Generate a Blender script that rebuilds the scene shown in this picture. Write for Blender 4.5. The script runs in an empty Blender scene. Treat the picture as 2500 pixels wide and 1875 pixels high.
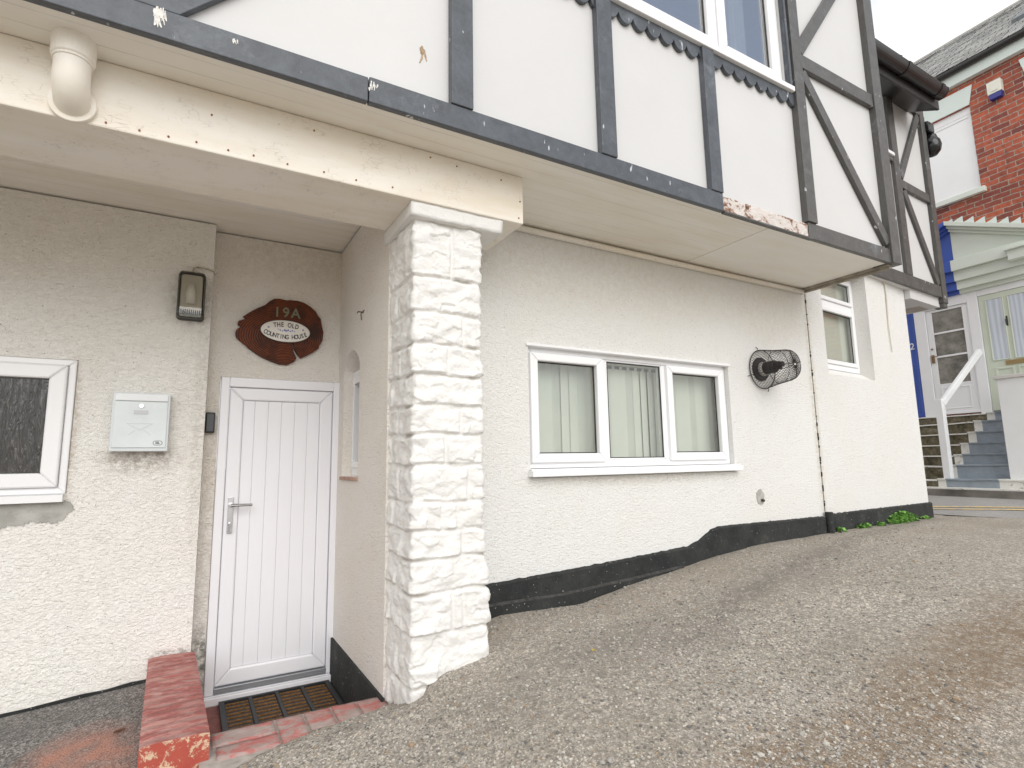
import bpy, bmesh, math, random
from mathutils import Vector, Matrix, noise
R = math.radians
random.seed(7)
sc = bpy.context.scene
col = sc.collection

# ------------------------------------------------------------------ camera, sky, sun, exposure
cam_d = bpy.data.cameras.new("camera")
cam_d.sensor_width = 36.0
cam_d.lens = 19.51
cam_d.clip_start = 0.05
cam_d.clip_end = 2000
cam = bpy.data.objects.new("camera", cam_d)
col.objects.link(cam)
cam.matrix_world = Matrix(((0.86681424, -0.05504453, -0.49558367, 0),
                           (-0.49834469, -0.12932116, -0.85727977, 0),
                           (-0.01690089, 0.99007380, -0.13952857, 0),
                           (0, 0, 0, 1)))
sc.camera = cam

SUN_EL, SUN_AZ = R(30), R(190)       # azimuth measured clockwise from +Y
w = bpy.data.worlds.new("World")
sc.world = w
w.use_nodes = True
nt = w.node_tree
nt.nodes.clear()
out = nt.nodes.new('ShaderNodeOutputWorld')
bg = nt.nodes.new('ShaderNodeBackground')
bg.inputs['Strength'].default_value = 0.12
sky = nt.nodes.new('ShaderNodeTexSky')
sky.sky_type = 'NISHITA'
sky.sun_disc = False
sky.sun_elevation = SUN_EL
sky.sun_rotation = SUN_AZ
sky.dust_density = 1.0
sky.air_density = 1.0
tc = nt.nodes.new('ShaderNodeTexCoord')
nz = nt.nodes.new('ShaderNodeTexNoise')
nz.inputs['Scale'].default_value = 2.3
nz.inputs['Detail'].default_value = 6
nz.inputs['Roughness'].default_value = 0.55
rp = nt.nodes.new('ShaderNodeValToRGB')
rp.color_ramp.elements[0].position = 0.40
rp.color_ramp.elements[0].color = (0.66, 0.66, 0.66, 1)
rp.color_ramp.elements[1].position = 0.54
rp.color_ramp.elements[1].color = (1, 1, 1, 1)
mx = nt.nodes.new('ShaderNodeMixRGB')
mx.inputs['Color2'].default_value = (8.6, 8.55, 8.4, 1)
nt.links.new(tc.outputs['Generated'], nz.inputs['Vector'])
nt.links.new(nz.outputs['Fac'], rp.inputs['Fac'])
# a break in the clouds high over the street behind the viewer
vm = nt.nodes.new('ShaderNodeVectorMath'); vm.operation = 'DISTANCE'; vm.inputs[1].default_value = (0.62, -0.50, 0.62)
cr = nt.nodes.new('ShaderNodeValToRGB')
cr.color_ramp.elements[0].position = 0.10; cr.color_ramp.elements[0].color = (0.30, 0.30, 0.30, 1)
cr.color_ramp.elements[1].position = 0.34; cr.color_ramp.elements[1].color = (1, 1, 1, 1)
mm = nt.nodes.new('ShaderNodeMixRGB'); mm.blend_type = 'DARKEN'; mm.inputs['Fac'].default_value = 1.0
nt.links.new(tc.outputs['Generated'], vm.inputs[0]); nt.links.new(vm.outputs['Value'], cr.inputs['Fac'])
nt.links.new(rp.outputs['Color'], mm.inputs['Color1']); nt.links.new(cr.outputs['Color'], mm.inputs['Color2'])
nt.links.new(mm.outputs['Color'], mx.inputs['Fac'])
st_ = nt.nodes.new('ShaderNodeMixRGB'); st_.blend_type = 'MULTIPLY'; st_.inputs['Fac'].default_value = 1.0; st_.inputs['Color2'].default_value = (0.52, 0.70, 0.95, 1)
nt.links.new(sky.outputs['Color'], st_.inputs['Color1'])
nt.links.new(st_.outputs['Color'], mx.inputs['Color1'])
nt.links.new(mx.outputs['Color'], bg.inputs['Color'])
nt.links.new(bg.outputs['Background'], out.inputs['Surface'])

sd = bpy.data.lights.new("sun", 'SUN')
sd.energy = 1.3
sd.angle = R(50)
sd.color = (1.0, 0.975, 0.94)
so = bpy.data.objects.new("sun", sd)
col.objects.link(so)
sdir = Vector((math.sin(SUN_AZ) * math.cos(SUN_EL), math.cos(SUN_AZ) * math.cos(SUN_EL), math.sin(SUN_EL)))
so.rotation_euler = sdir.to_track_quat('Z', 'Y').to_euler()
so.location = (6, -8, 14)

sc.view_settings.view_transform = 'Standard'
sc.view_settings.look = 'None'
sc.view_settings.exposure = 0.39
sc.view_settings.gamma = 1.0
sc.render.engine = 'CYCLES'
sc.cycles.use_denoising = True
sc.cycles.max_bounces = 8
sc.cycles.diffuse_bounces = 5
sc.cycles.transparent_max_bounces = 12

# ------------------------------------------------------------------ helpers
class MB:
    """collects simple shapes; build() links them as ONE mesh object"""
    def __init__(s):
        s.v = []; s.f = []; s.m = []
    def poly(s, pts, m=0):
        b = len(s.v); s.v += [tuple(p) for p in pts]
        s.f.append(tuple(range(b, b + len(pts)))); s.m.append(m)
    def box(s, x0, x1, y0, y1, z0, z1, m=0):
        b = len(s.v)
        s.v += [(x0, y0, z0), (x1, y0, z0), (x1, y1, z0), (x0, y1, z0), (x0, y0, z1), (x1, y0, z1), (x1, y1, z1), (x0, y1, z1)]
        for q in ((0, 3, 2, 1), (4, 5, 6, 7), (0, 1, 5, 4), (1, 2, 6, 5), (2, 3, 7, 6), (3, 0, 4, 7)):
            s.f.append(tuple(b + i for i in q)); s.m.append(m)
        return s
    def prism(s, prof, fn, t0, t1, m=0):
        """prof: list of 2D points, fn(p, t) -> 3D; extruded from t0 to t1"""
        b = len(s.v); n = len(prof)
        s.v += [tuple(fn(p, t0)) for p in prof] + [tuple(fn(p, t1)) for p in prof]
        s.f.append(tuple(b + i for i in range(n))[::-1]); s.m.append(m)
        s.f.append(tuple(b + n + i for i in range(n))); s.m.append(m)
        for i in range(n):
            j = (i + 1) % n
            s.f.append((b + i, b + j, b + n + j, b + n + i)); s.m.append(m)
        return s
    def xz(s, prof, y0, y1, m=0):
        return s.prism(prof, lambda p, t: (p[0], t, p[1]), y0, y1, m)
    def tube(s, pts, r, n=10, m=0, caps=True):
        pts = [Vector(p) for p in pts]
        rr = r if isinstance(r, (list, tuple)) else [r] * len(pts)
        b = len(s.v)
        up = Vector((0, 0, 1)); prevx = None
        for i, p in enumerate(pts):
            d = (pts[min(i + 1, len(pts) - 1)] - pts[max(i - 1, 0)]).normalized()
            x = prevx if prevx is not None else (up if abs(d.z) < 0.9 else Vector((1, 0, 0)))
            x = (x - d * x.dot(d)).normalized(); prevx = x
            y = d.cross(x)
            for k in range(n):
                a = 2 * math.pi * k / n
                s.v.append(tuple(p + (x * math.cos(a) + y * math.sin(a)) * rr[i]))
        for i in range(len(pts) - 1):
            for k in range(n):
                k2 = (k + 1) % n
                s.f.append((b + i * n + k, b + i * n + k2, b + (i + 1) * n + k2, b + (i + 1) * n + k)); s.m.append(m)
        if caps:
            s.f.append(tuple(b + k for k in range(n))[::-1]); s.m.append(m)
            e = b + (len(pts) - 1) * n
            s.f.append(tuple(e + k for k in range(n))); s.m.append(m)
        return s
    def frame(s, x0, x1, z0, z1, wd, y0, y1, m=0, wb=None, wt=None):
        wb = wd if wb is None else wb; wt = wd if wt is None else wt
        o = [(x0, z0), (x1, z0), (x1, z1), (x0, z1)]
        i = [(x0 + wd, z0 + wb), (x1 - wd, z0 + wb), (x1 - wd, z1 - wt), (x0 + wd, z1 - wt)]
        for k in range(4):
            j = (k + 1) % 4
            s.xz([o[k], o[j], i[j], i[k]], y0, y1, m)
        return s
    def build(s, name, mats, parent=None, local=False, bevel=0.0, smooth=False):
        me = bpy.data.meshes.new(name)
        off = Vector((0, 0, 0))
        if parent is not None and not local:
            q = parent
            while q is not None:
                off += q.location; q = q.parent
        me.from_pydata([tuple(Vector(v) - off) for v in s.v], [], s.f)
        mats = mats if isinstance(mats, (list, tuple)) else [mats]
        for m_ in mats: me.materials.append(m_)
        if len(mats) > 1: me.polygons.foreach_set('material_index', s.m)
        bm = bmesh.new(); bm.from_mesh(me)
        bmesh.ops.recalc_face_normals(bm, faces=bm.faces)
        bm.to_mesh(me); bm.free()
        if smooth:
            for p in me.polygons: p.use_smooth = True
        me.update()
        o = bpy.data.objects.new(name, me); col.objects.link(o)
        if parent is not None: o.parent = parent
        if bevel:
            bv = o.modifiers.new('bevel', 'BEVEL'); bv.width = bevel; bv.segments = 2; bv.limit_method = 'ANGLE'; bv.angle_limit = R(40)
        return o

def tag(o, label=None, cat=None, group=None, kind=None):
    if label: o['label'] = label
    if cat: o['category'] = cat
    if group: o['group'] = group
    if kind: o['kind'] = kind
    return o

def empty(name, loc, label, cat, rotz=0, group=None):
    o = bpy.data.objects.new(name, None); col.objects.link(o)
    o.location = loc; o.rotation_euler = (0, 0, rotz); o.empty_display_size = 0.2
    return tag(o, label, cat, group)

def wall_with_holes(mb, x0, x1, z0, z1, y0, y1, holes, m=0):
    """rectangular wall slab in the XZ plane with rectangular openings, built of butted blocks"""
    xs = sorted({x0, x1} | {h[0] for h in holes} | {h[1] for h in holes})
    zs = sorted({z0, z1} | {h[2] for h in holes} | {h[3] for h in holes})
    solid = lambda a, b, c, d: not any(h[0] < (a + b) / 2 < h[1] and h[2] < (c + d) / 2 < h[3] for h in holes)
    G = [[solid(xs[i], xs[i + 1], zs[j], zs[j + 1]) for j in range(len(zs) - 1)] for i in range(len(xs) - 1)]
    g = lambda i, j: 0 <= i < len(G) and 0 <= j < len(G[0]) and G[i][j]
    for i in range(len(G)):
        for j in range(len(G[0])):
            if not G[i][j]: continue
            a, b, c, d = xs[i], xs[i + 1], zs[j], zs[j + 1]
            mb.poly([(a, y0, c), (b, y0, c), (b, y0, d), (a, y0, d)], m)
            mb.poly([(a, y1, c), (a, y1, d), (b, y1, d), (b, y1, c)], m)
            if not g(i - 1, j): mb.poly([(a, y0, c), (a, y0, d), (a, y1, d), (a, y1, c)], m)
            if not g(i + 1, j): mb.poly([(b, y0, c), (b, y1, c), (b, y1, d), (b, y0, d)], m)
            if not g(i, j - 1): mb.poly([(a, y0, c), (a, y1, c), (b, y1, c), (b, y0, c)], m)
            if not g(i, j + 1): mb.poly([(a, y0, d), (b, y0, d), (b, y1, d), (a, y1, d)], m)

# ------------------------------------------------------------------ materials
class NM:
    def __init__(s, name):
        s.m = bpy.data.materials.new(name); s.m.use_nodes = True
        s.t = s.m.node_tree; s.b = s.t.nodes['Principled BSDF']
        s.tc = s.t.nodes.new('ShaderNodeTexCoord')
    def n(s, ty, **kw):
        q = s.t.nodes.new(ty)
        for k, v in kw.items(): setattr(q, k, v)
        return q
    def l(s, a, b): s.t.links.new(a, b)
    def co(s, scale=(1, 1, 1), rot=(0, 0, 0), loc=(0, 0, 0)):
        mp = s.n('ShaderNodeMapping'); mp.inputs['Scale'].default_value = scale
        mp.inputs['Rotation'].default_value = rot; mp.inputs['Location'].default_value = loc
        s.l(s.tc.outputs['Object'], mp.inputs['Vector']); return mp.outputs['Vector']
    def noise(s, scale, detail=4, rough=0.55, dist=0.0, vec=None):
        q = s.n('ShaderNodeTexNoise'); q.inputs['Scale'].default_value = scale; q.inputs['Detail'].default_value = detail
        q.inputs['Roughness'].default_value = rough; q.inputs['Distortion'].default_value = dist
        s.l(vec if vec is not None else s.tc.outputs['Object'], q.inputs['Vector']); return q.outputs['Fac']
    def ramp(s, fac, stops):
        q = s.n('ShaderNodeValToRGB'); e = q.color_ramp.elements
        while len(e) > 1: e.remove(e[-1])
        for i, (p, c) in enumerate(stops):
            c = c if isinstance(c, (tuple, list)) else (c, c, c)
            el = e[0] if i == 0 else e.new(p)
            el.position = p; el.color = (c[0], c[1], c[2], 1)
        s.l(fac, q.inputs['Fac']); return q.outputs['Color']
    def mix(s, fac, a, b, mode='MIX'):
        q = s.n('ShaderNodeMixRGB', blend_type=mode)
        for sock, val in (('Fac', fac), ('Color1', a), ('Color2', b)):
            if isinstance(val, (int, float)): q.inputs[sock].default_value = val if sock == 'Fac' else (val, val, val, 1)
            elif isinstance(val, (tuple, list)): q.inputs[sock].default_value = (val[0], val[1], val[2], 1)
            else: s.l(val, q.inputs[sock])
        return q.outputs['Color']
    def col(s, c):
        if isinstance(c, (tuple, list)): s.b.inputs['Base Color'].default_value = (c[0], c[1], c[2], 1)
        else: s.l(c, s.b.inputs['Base Color'])
    def bump(s, h, dist, strength=1.0, prev=None):
        q = s.n('ShaderNodeBump'); q.inputs['Distance'].default_value = dist; q.inputs['Strength'].default_value = strength
        s.l(h, q.inputs['Height'])
        if prev is not None: s.l(prev, q.inputs['Normal'])
        s.l(q.outputs['Normal'], s.b.inputs['Normal']); return q.outputs['Normal']
    def rough(s, r): s.b.inputs['Roughness'].default_value = r; return s

def plain(name, c, rough=0.6, metal=0.0, var=0.06, scale=6, bump=0.0, bscale=60):
    q = NM(name); q.rough(rough); q.b.inputs['Metallic'].default_value = metal
    n1 = q.noise(scale, 5)
    q.col(q.ramp(n1, [(0.3, tuple(x * (1 - var) for x in c)), (0.7, tuple(min(1, x * (1 + var)) for x in c))]))
    if bump: q.bump(q.noise(bscale, 3), bump)
    return q.m

def roughcast(name, base, grain=42, dist=0.010, streak=1.0, stain=0.5, spots=()):
    q = NM(name); q.rough(0.88)
    v = q.co((1, 1, 1.6))
    n1 = q.noise(grain, 3, 0.6, streak, v)
    n2 = q.noise(grain * 2.7, 2, 0.6)
    h = q.mix(0.35, n1, n2)
    h = q.ramp(h, [(0.30, 0.0), (0.62, 1.0)])
    big = q.noise(1.1, 5, 0.6)
    med = q.noise(6.5, 4, 0.65)
    warm = (base[0] * 0.93, base[1] * 0.87, base[2] * 0.76)
    c = q.mix(q.ramp(big, [(0.42, 0.0), (0.68, stain)]), base, warm)
    c = q.mix(q.ramp(med, [(0.55, 0.0), (0.75, 0.14)]), c, (base[0] * 0.8, base[1] * 0.76, base[2] * 0.68))
    # cavity darkening painted into the pits of the render
    pit = q.ramp(n1, [(0.25, 0.55), (0.38, 0.0)])
    c = q.mix(pit, c, (base[0] * 0.50, base[1] * 0.45, base[2] * 0.36))
    for (sx, sy, sz, ex, ez, amt, dcol) in spots:      # grime, and shade painted under the soffits: (centre, half size, strength, colour)
        gs = q.n('ShaderNodeTexGradient', gradient_type='SPHERICAL')
        q.l(q.co((1 / ex, .1, 1 / ez), (0, 0, 0), (-(sx - 2.5) / ex, -(sy - 3.1) * .1, -(sz + 1.0) / ez)), gs.inputs['Vector'])
        mk = q.mix(1.0, q.ramp(gs.outputs['Fac'], [(0.0, 0.0), (0.55, 1.0)]), q.ramp(q.noise(26, 5, 0.8), [(0.38, 0.0), (0.60, 1.0)]), 'MULTIPLY')
        c = q.mix(q.mix(1.0, mk, amt, 'MULTIPLY'), c, dcol)
    speck = q.ramp(q.noise(80, 1, 0.5), [(0.74, 0.0), (0.78, 0.6)])
    c = q.mix(speck, c, (0.16, 0.13, 0.10))
    q.col(c); q.bump(h, dist, 0.9)
    return q.m

M = {}
M['roughcast'] = roughcast('painted_roughcast', (0.89, 0.868, 0.83), 36, 0.0075, 1.2, 0.25,
    [(-.26, 4.02, .055, .26, .11, .75, (.33, .28, .22)), (-.05, 4.02, 1.06, .16, .24, .5, (.40, .35, .27)), (.04, 4.02, .30, .06, 1.1, .35, (.45, .40, .34)), (-.60, 4.02, .22, .05, .5, .6, (.50, .40, .28)), (-.5, 4.02, 1.35, 1.6, .5, .15, (.62, .56, .44)), (-.03, 4.02, -1.085, .16, .035, .7, (.12, .11, .10))])  # the broad warm spot at the top paints in shade below the soffit
M['roughcast_fine'] = roughcast('painted_roughcast_fine', (0.845, 0.838, 0.815), 48, 0.007, 0.8, 0.22,
    [(2.6, 3.1, 1.35, 1.9, .38, .3, (.66, .58, .44)), (4.6, 3.1, 1.3, .8, .4, .3, (.66, .56, .42)), (5.1, 3.1, .4, .07, 1.6, .6, (.55, .47, .34)), (2.9, 3.1, -.13, 1.2, .06, .4, (.55, .48, .38))])  # the two wide upper spots are overhang shade put into the colour
M['roughcast_porch'] = roughcast('painted_roughcast_porch', (0.89, 0.85, 0.80), 46, 0.008, 0.9, 0.4,
    [(.12, 4.15, -.4, .07, 1.2, .35, (.45, .40, .34)), (.12, 4.15, -1.2, .08, .25, .8, (.10, .10, .08)), (.55, 4.15, 1.5, .6, .25, .4, (.62, .54, .44))])  # the last spot is shade under the porch ceiling, put into the colour

def painted_board(name, base, lines=None, crack=True, stain=0.5):
    q = NM(name); q.rough(0.6)
    c = q.mix(q.ramp(q.noise(1.6, 5, 0.6, 0.3, q.co((0.6, 3, 3))), [(0.40, 0.0), (0.72, stain)]), base, (base[0] * 0.82, base[1] * 0.74, base[2] * 0.58))
    hs = []
    v = q.n('ShaderNodeTexVoronoi', feature='DISTANCE_TO_EDGE'); v.inputs['Scale'].default_value = 46
    dv = q.n('ShaderNodeMixRGB'); dv.inputs['Fac'].default_value = 0.06
    nn = q.n('ShaderNodeTexNoise'); nn.inputs['Scale'].default_value = 14; q.l(q.co((0.5, 1.2, 1.3)), nn.inputs['Vector'])
    q.l(q.co((0.5, 1.2, 1.3)), dv.inputs['Color1']); q.l(nn.outputs['Color'], dv.inputs['Color2']); q.l(dv.outputs['Color'], v.inputs['Vector'])
    if crack:
        ck = q.ramp(v.outputs['Distance'], [(0.0, 1.0), (0.05, 0.0)])
        msk = q.ramp(q.noise(7.0, 5, 0.75), [(0.50, 0.0), (0.64, 1.0)])
        ck = q.mix(1.0, ck, msk, 'MULTIPLY')
        c = q.mix(q.mix(1.0, ck, 0.45, 'MULTIPLY'), c, (0.25, 0.21, 0.16))
        hs.append(ck)
    if lines:
        sp = q.n('ShaderNodeSeparateXYZ'); q.l(q.tc.outputs['Object'], sp.inputs[0])
        md = q.n('ShaderNodeMath', operation='PINGPONG'); md.inputs[1].default_value = lines / 2
        q.l(sp.outputs['Y'], md.inputs[0])
        ln = q.ramp(md.outputs[0], [(0.0, 1.0), (0.004, 0.0)])
        lm = q.ramp(q.noise(2.2, 4, 0.6, 0, q.co((1, 4, 1))), [(0.38, 0.25), (0.6, 1.0)])
        c = q.mix(q.mix(1.0, q.mix(1.0, ln, lm, 'MULTIPLY'), 0.28, 'MULTIPLY'), c, (0.20, 0.17, 0.13))
        hs.append(ln)
    q.col(c)
    g = q.noise(9, 6, 0.7, 0.4, q.co((1, 12, 12)))
    pr = q.bump(g, 0.002, 0.5)
    for h in hs:
        inv = q.n('ShaderNodeInvert'); q.l(h, inv.inputs['Color'])
        pr = q.bump(inv.outputs['Color'], 0.002, 0.6, pr)
    return q.m
M['soffit_boards'] = painted_board('cream_tongue_and_groove', (0.89, 0.86, 0.80), 0.093, False, 0.45)
M['soffit_smooth'] = painted_board('cream_painted_sheet', (0.89, 0.87, 0.82), None, False, 0.35)
M['beam'] = painted_board('cracked_cream_paint', (0.88, 0.835, 0.765), None, True, 0.6)
M['pipe'] = painted_board('cream_painted_pipe', (0.87, 0.83, 0.765), None, False, 0.5)
M['panel'] = plain('white_painted_panel', (0.625, 0.62, 0.615), 0.5, 0, 0.025, 1.6, 0.0006, 60)

def timber(name, base, rust=0.0):
    q = NM(name); q.rough(0.45)
    g = q.noise(7, 6, 0.7, 0.5, q.co((1.6, 10, 1.6)))
    c = q.ramp(g, [(0.3, tuple(x * 0.72 for x in base)), (0.7, tuple(x * 1.3 for x in base))])
    wv = q.ramp(q.noise(3.2, 6, 0.75, 0.4), [(0.56, 0.0), (0.72, 0.6)])
    c = q.mix(wv, c, (0.20, 0.22, 0.25))
    sp = q.ramp(q.noise(24, 2, 0.5, 0, q.co((1, 1, 0.35))), [(0.70, 0.0), (0.73, 0.9)])
    c = q.mix(sp, c, (0.55, 0.57, 0.60))
    q.col(c); q.bump(q.noise(30, 5, 0.7, 0.3, q.co((1, 1, 1))), 0.004, 0.7)
    return q.m
M['timber'] = timber('dark_grey_painted_timber', (0.075, 0.084, 0.098))
M['timber_brown'] = timber('weathered_charcoal_timber', (0.085, 0.082, 0.078))
M['timber_black'] = plain('black_gutter_plastic', (0.022, 0.021, 0.021), 0.32, 0, 0.2, 8)

q = NM('rotten_painted_wood'); q.rough(0.8)
n1 = q.noise(9, 6, 0.75, 0.6, q.co((1, 1, 1.8)))
c = q.ramp(n1, [(0.33, (0.06, 0.03, 0.018)), (0.42, (0.30, 0.16, 0.10)), (0.48, (0.68, 0.62, 0.58)), (0.75, (0.78, 0.74, 0.70))])
q.col(c); q.bump(q.noise(22, 6, 0.8), 0.012, 1.0); M['rotten'] = q.m

M['upvc'] = plain('white_upvc', (0.86, 0.86, 0.87), 0.28, 0, 0.012, 3)
M['upvc_door'] = plain('white_upvc_door', (0.83, 0.83, 0.86), 0.30, 0, 0.012, 3)
M['gasket'] = plain('black_rubber_gasket', (0.02, 0.02, 0.022), 0.5)
M['grey_ally'] = plain('grey_aluminium_threshold', (0.36, 0.37, 0.39), 0.4, 0.6)
M['chrome'] = plain('satin_chrome', (0.62, 0.62, 0.64), 0.25, 1.0)

def glass(name, tint=(0.93, 0.96, 0.94), base=0.06):
    """thin pane: clear, with a Schlick reflection that is the same from both sides"""
    m = bpy.data.materials.new(name); m.use_nodes = True; t = m.node_tree; t.nodes.clear()
    o = t.nodes.new('ShaderNodeOutputMaterial'); mx = t.nodes.new('ShaderNodeMixShader')
    lw = t.nodes.new('ShaderNodeLayerWeight'); lw.inputs['Blend'].default_value = 0.5
    pw = t.nodes.new('ShaderNodeMath'); pw.operation = 'POWER'; pw.inputs[1].default_value = 5
    ma = t.nodes.new('ShaderNodeMath'); ma.operation = 'MULTIPLY_ADD'; ma.inputs[1].default_value = 1 - base; ma.inputs[2].default_value = base
    tr = t.nodes.new('ShaderNodeBsdfTransparent'); tr.inputs['Color'].default_value = (*tint, 1)
    gl = t.nodes.new('ShaderNodeBsdfGlossy'); gl.inputs['Roughness'].default_value = 0.01
    t.links.new(lw.outputs['Facing'], pw.inputs[0]); t.links.new(pw.outputs[0], ma.inputs[0]); t.links.new(ma.outputs[0], mx.inputs['Fac'])
    t.links.new(tr.outputs[0], mx.inputs[1]); t.links.new(gl.outputs[0], mx.inputs[2]); t.links.new(mx.outputs[0], o.inputs['Surface'])
    return m
M['glass'] = glass('window_glass', (0.90, 0.92, 0.905), base=0.09)
M['glass_up'] = glass('upper_window_glass', base=0.46)
q = NM('obscured_glass'); q.rough(0.16)
g = q.noise(16, 3, 0.6, 1.6, q.co((2.6, 1, 0.35)))
q.col(q.ramp(g, [(0.3, (0.035, 0.033, 0.032)), (0.6, (0.06, 0.056, 0.053)), (0.68, (0.13, 0.12, 0.115)), (0.72, (0.06, 0.055, 0.05))]))
q.bump(g, 0.010, 0.8); M['obscured'] = q.m
M['blind'] = plain('cream_blind_fabric', (0.82, 0.81, 0.74), 0.9, 0, 0.03, 5)
M['room'] = plain('dim_room_plaster', (0.42, 0.41, 0.38), 0.9)
M['net'] = plain('white_net_curtain', (0.80, 0.83, 0.88), 0.9, 0, 0.05, 10)

# ---- painted rock-faced stone
q = NM('white_painted_stone'); q.rough(0.62)
base = (0.80, 0.79, 0.765)
c = q.mix(q.ramp(q.noise(3.5, 5, 0.65), [(0.45, 0.0), (0.75, 0.5)]), base, (0.77, 0.74, 0.70))
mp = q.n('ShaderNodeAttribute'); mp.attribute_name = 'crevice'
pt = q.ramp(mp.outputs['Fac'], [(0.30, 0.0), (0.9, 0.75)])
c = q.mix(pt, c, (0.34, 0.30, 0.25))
dk = q.ramp(q.noise(9, 5, 0.7), [(0.66, 0.0), (0.74, 0.5)])
c = q.mix(dk, c, (0.42, 0.36, 0.30))
q.col(c); pr = q.bump(q.noise(26, 6, 0.75, 0.6, q.co((1, 1, 1.5))), 0.007, 0.8); q.bump(q.noise(90, 3, 0.7), 0.003, 0.6, pr); M['stone'] = q.m

q = NM('black_bitumen_plinth'); q.rough(0.8)
c = q.ramp(q.noise(5, 6, 0.7), [(0.35, (0.010, 0.012, 0.012)), (0.62, (0.030, 0.032, 0.030)), (0.8, (0.10, 0.095, 0.085))])
c = q.mix(q.ramp(q.noise(60, 2, 0.5), [(0.70, 0.0), (0.73, 0.8)]), c, (0.45, 0.44, 0.42))
q.col(c); q.bump(q.noise(40, 4, 0.7), 0.008, 1.0); M['plinth'] = q.m

# ---- gravelly asphalt
def gravel(name, base, moss=True, dark=1.0):
    q = NM(name); q.rough(0.92)
    f = q.n('ShaderNodeTexVoronoi', feature='F1'); f.inputs['Scale'].default_value = 130; q.l(q.tc.outputs['Object'], f.inputs['Vector'])
    g2 = q.n('ShaderNodeTexVoronoi', feature='F1'); g2.inputs['Scale'].default_value = 52; q.l(q.tc.outputs['Object'], g2.inputs['Vector'])
    bw = q.n('ShaderNodeRGBToBW'); q.l(f.outputs['Color'], bw.inputs[0])
    c = q.ramp(bw.outputs[0], [(0.12, tuple(x * 0.45 for x in base)), (0.35, tuple(x * 0.80 for x in base)), (0.65, base), (0.93, tuple(min(1, x * 1.95) for x in base))])
    bw2 = q.n('ShaderNodeRGBToBW'); q.l(g2.outputs['Color'], bw2.inputs[0])
    c = q.mix(q.ramp(bw2.outputs[0], [(0.20, 0.55), (0.27, 0.0)]), c, tuple(x * 0.42 for x in base))
    c = q.mix(q.ramp(bw2.outputs[0], [(0.86, 0.0), (0.92, 0.55)]), c, tuple(min(1, x * 1.9) for x in base))
    c = q.mix(q.ramp(q.noise(38, 4, 0.8), [(0.34, 0.75), (0.46, 0.0)]), c, tuple(x * 0.38 for x in base))
    c = q.mix(q.ramp(q.noise(24, 5, 0.8), [(0.56, 0.0), (0.68, 0.5)]), c, tuple(min(1, x * 1.55) for x in base))
    c = q.mix(q.ramp(q.noise(1.3, 6, 0.65), [(0.40, 0.0), (0.68, 0.5)]), c, tuple(x * 0.62 for x in (base[0], base[1] * 0.97, base[2] * 0.90)))
    c = q.mix(q.ramp(q.noise(2.6, 6, 0.75, 0.4, q.co((0.8, 1.6, 1), (0, 0, 0.5))), [(0.60, 0.0), (0.72, 0.65)]), c, tuple(x * 0.42 for x in base))
    if moss:
        def band(y0, half, x0, x1, tilt, gate, amt):
            """worn or mossy strip along the wheel track, with a ragged edge"""
            sp = q.n('ShaderNodeSeparateXYZ'); q.l(q.tc.outputs['Object'], sp.inputs[0])
            n_ = q.noise(2.2, 6, 0.8)
            def mth(op, a, b):
                k = q.n('ShaderNodeMath', operation=op)
                for i_, v_ in enumerate((a, b)):
                    if isinstance(v_, (int, float)): k.inputs[i_].default_value = v_
                    elif v_ is not None: q.l(v_, k.inputs[i_])
                return k.outputs[0]
            yy = mth('SUBTRACT', mth('SUBTRACT', sp.outputs['Y'], mth('MULTIPLY', sp.outputs['X'], tilt)), y0)
            yy = mth('ADD', yy, mth('MULTIPLY', mth('SUBTRACT', n_, 0.5), half * 2.6))
            my = q.ramp(mth('ABSOLUTE', yy, None), [(half * .35, 1.0), (half * 1.25, 0.0)])
            xs_ = mth('DIVIDE', sp.outputs['X'], 10.0)
            mx_ = q.ramp(xs_, [((x0 - .5) / 10, 0.0), ((x0 + .3) / 10, 1.0), ((x1 - .3) / 10, 1.0), ((x1 + .6) / 10, 0.0)])
            g_ = q.ramp(q.noise(gate, 5, 0.8), [(0.36, 0.0), (0.58, 1.0)])
            return q.mix(1.0, q.mix(1.0, q.mix(1.0, my, mx_, 'MULTIPLY'), g_, 'MULTIPLY'), amt, 'MULTIPLY')
        sm = band(3.0, .55, 1.0, 8.5, -.02, 6, .55)          # fine trodden dust along the foot of the wall
        c = q.mix(sm, c, (base[0] * .80, base[1] * .76, base[2] * .71))
        c = q.mix(band(2.05, .28, 1.2, 4.4, .10, 24, .6), c, tuple(x * 0.46 for x in base))
        c = q.mix(band(1.75, .10, 2.5, 7.0, .20, 12, .6), c, tuple(x * 0.42 for x in base))
        c = q.mix(band(1.10, .26, 1.3, 3.6, .02, 34, .85), c, (0.20, 0.135, 0.08))
    q.col(c)
    h = q.mix(0.5, f.outputs['Distance'], q.noise(90, 3, 0.6))
    pr = q.bump(h, 0.006, 1.0)
    q.bump(q.noise(18, 4, 0.7), 0.012, 0.7, pr)
    return q.m
M['gravel'] = gravel('worn_gravel_asphalt', (0.415, 0.375, 0.325))
M['paving'] = gravel('old_dark_asphalt', (0.25, 0.235, 0.22), False)
q = NM('road_asphalt'); q.rough(0.9)
c = q.ramp(q.noise(60, 3, 0.7), [(0.3, (0.25, 0.245, 0.24)), (0.7, (0.38, 0.37, 0.36))])
c = q.mix(q.ramp(q.noise(1.5, 5, 0.6), [(0.4, 0.0), (0.7, 0.4)]), c, (0.46, 0.43, 0.39)); q.col(c); q.bump(q.noise(120, 2), 0.004); M['road'] = q.m
q = NM('worn_yellow_paint'); q.rough(0.8)
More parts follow.
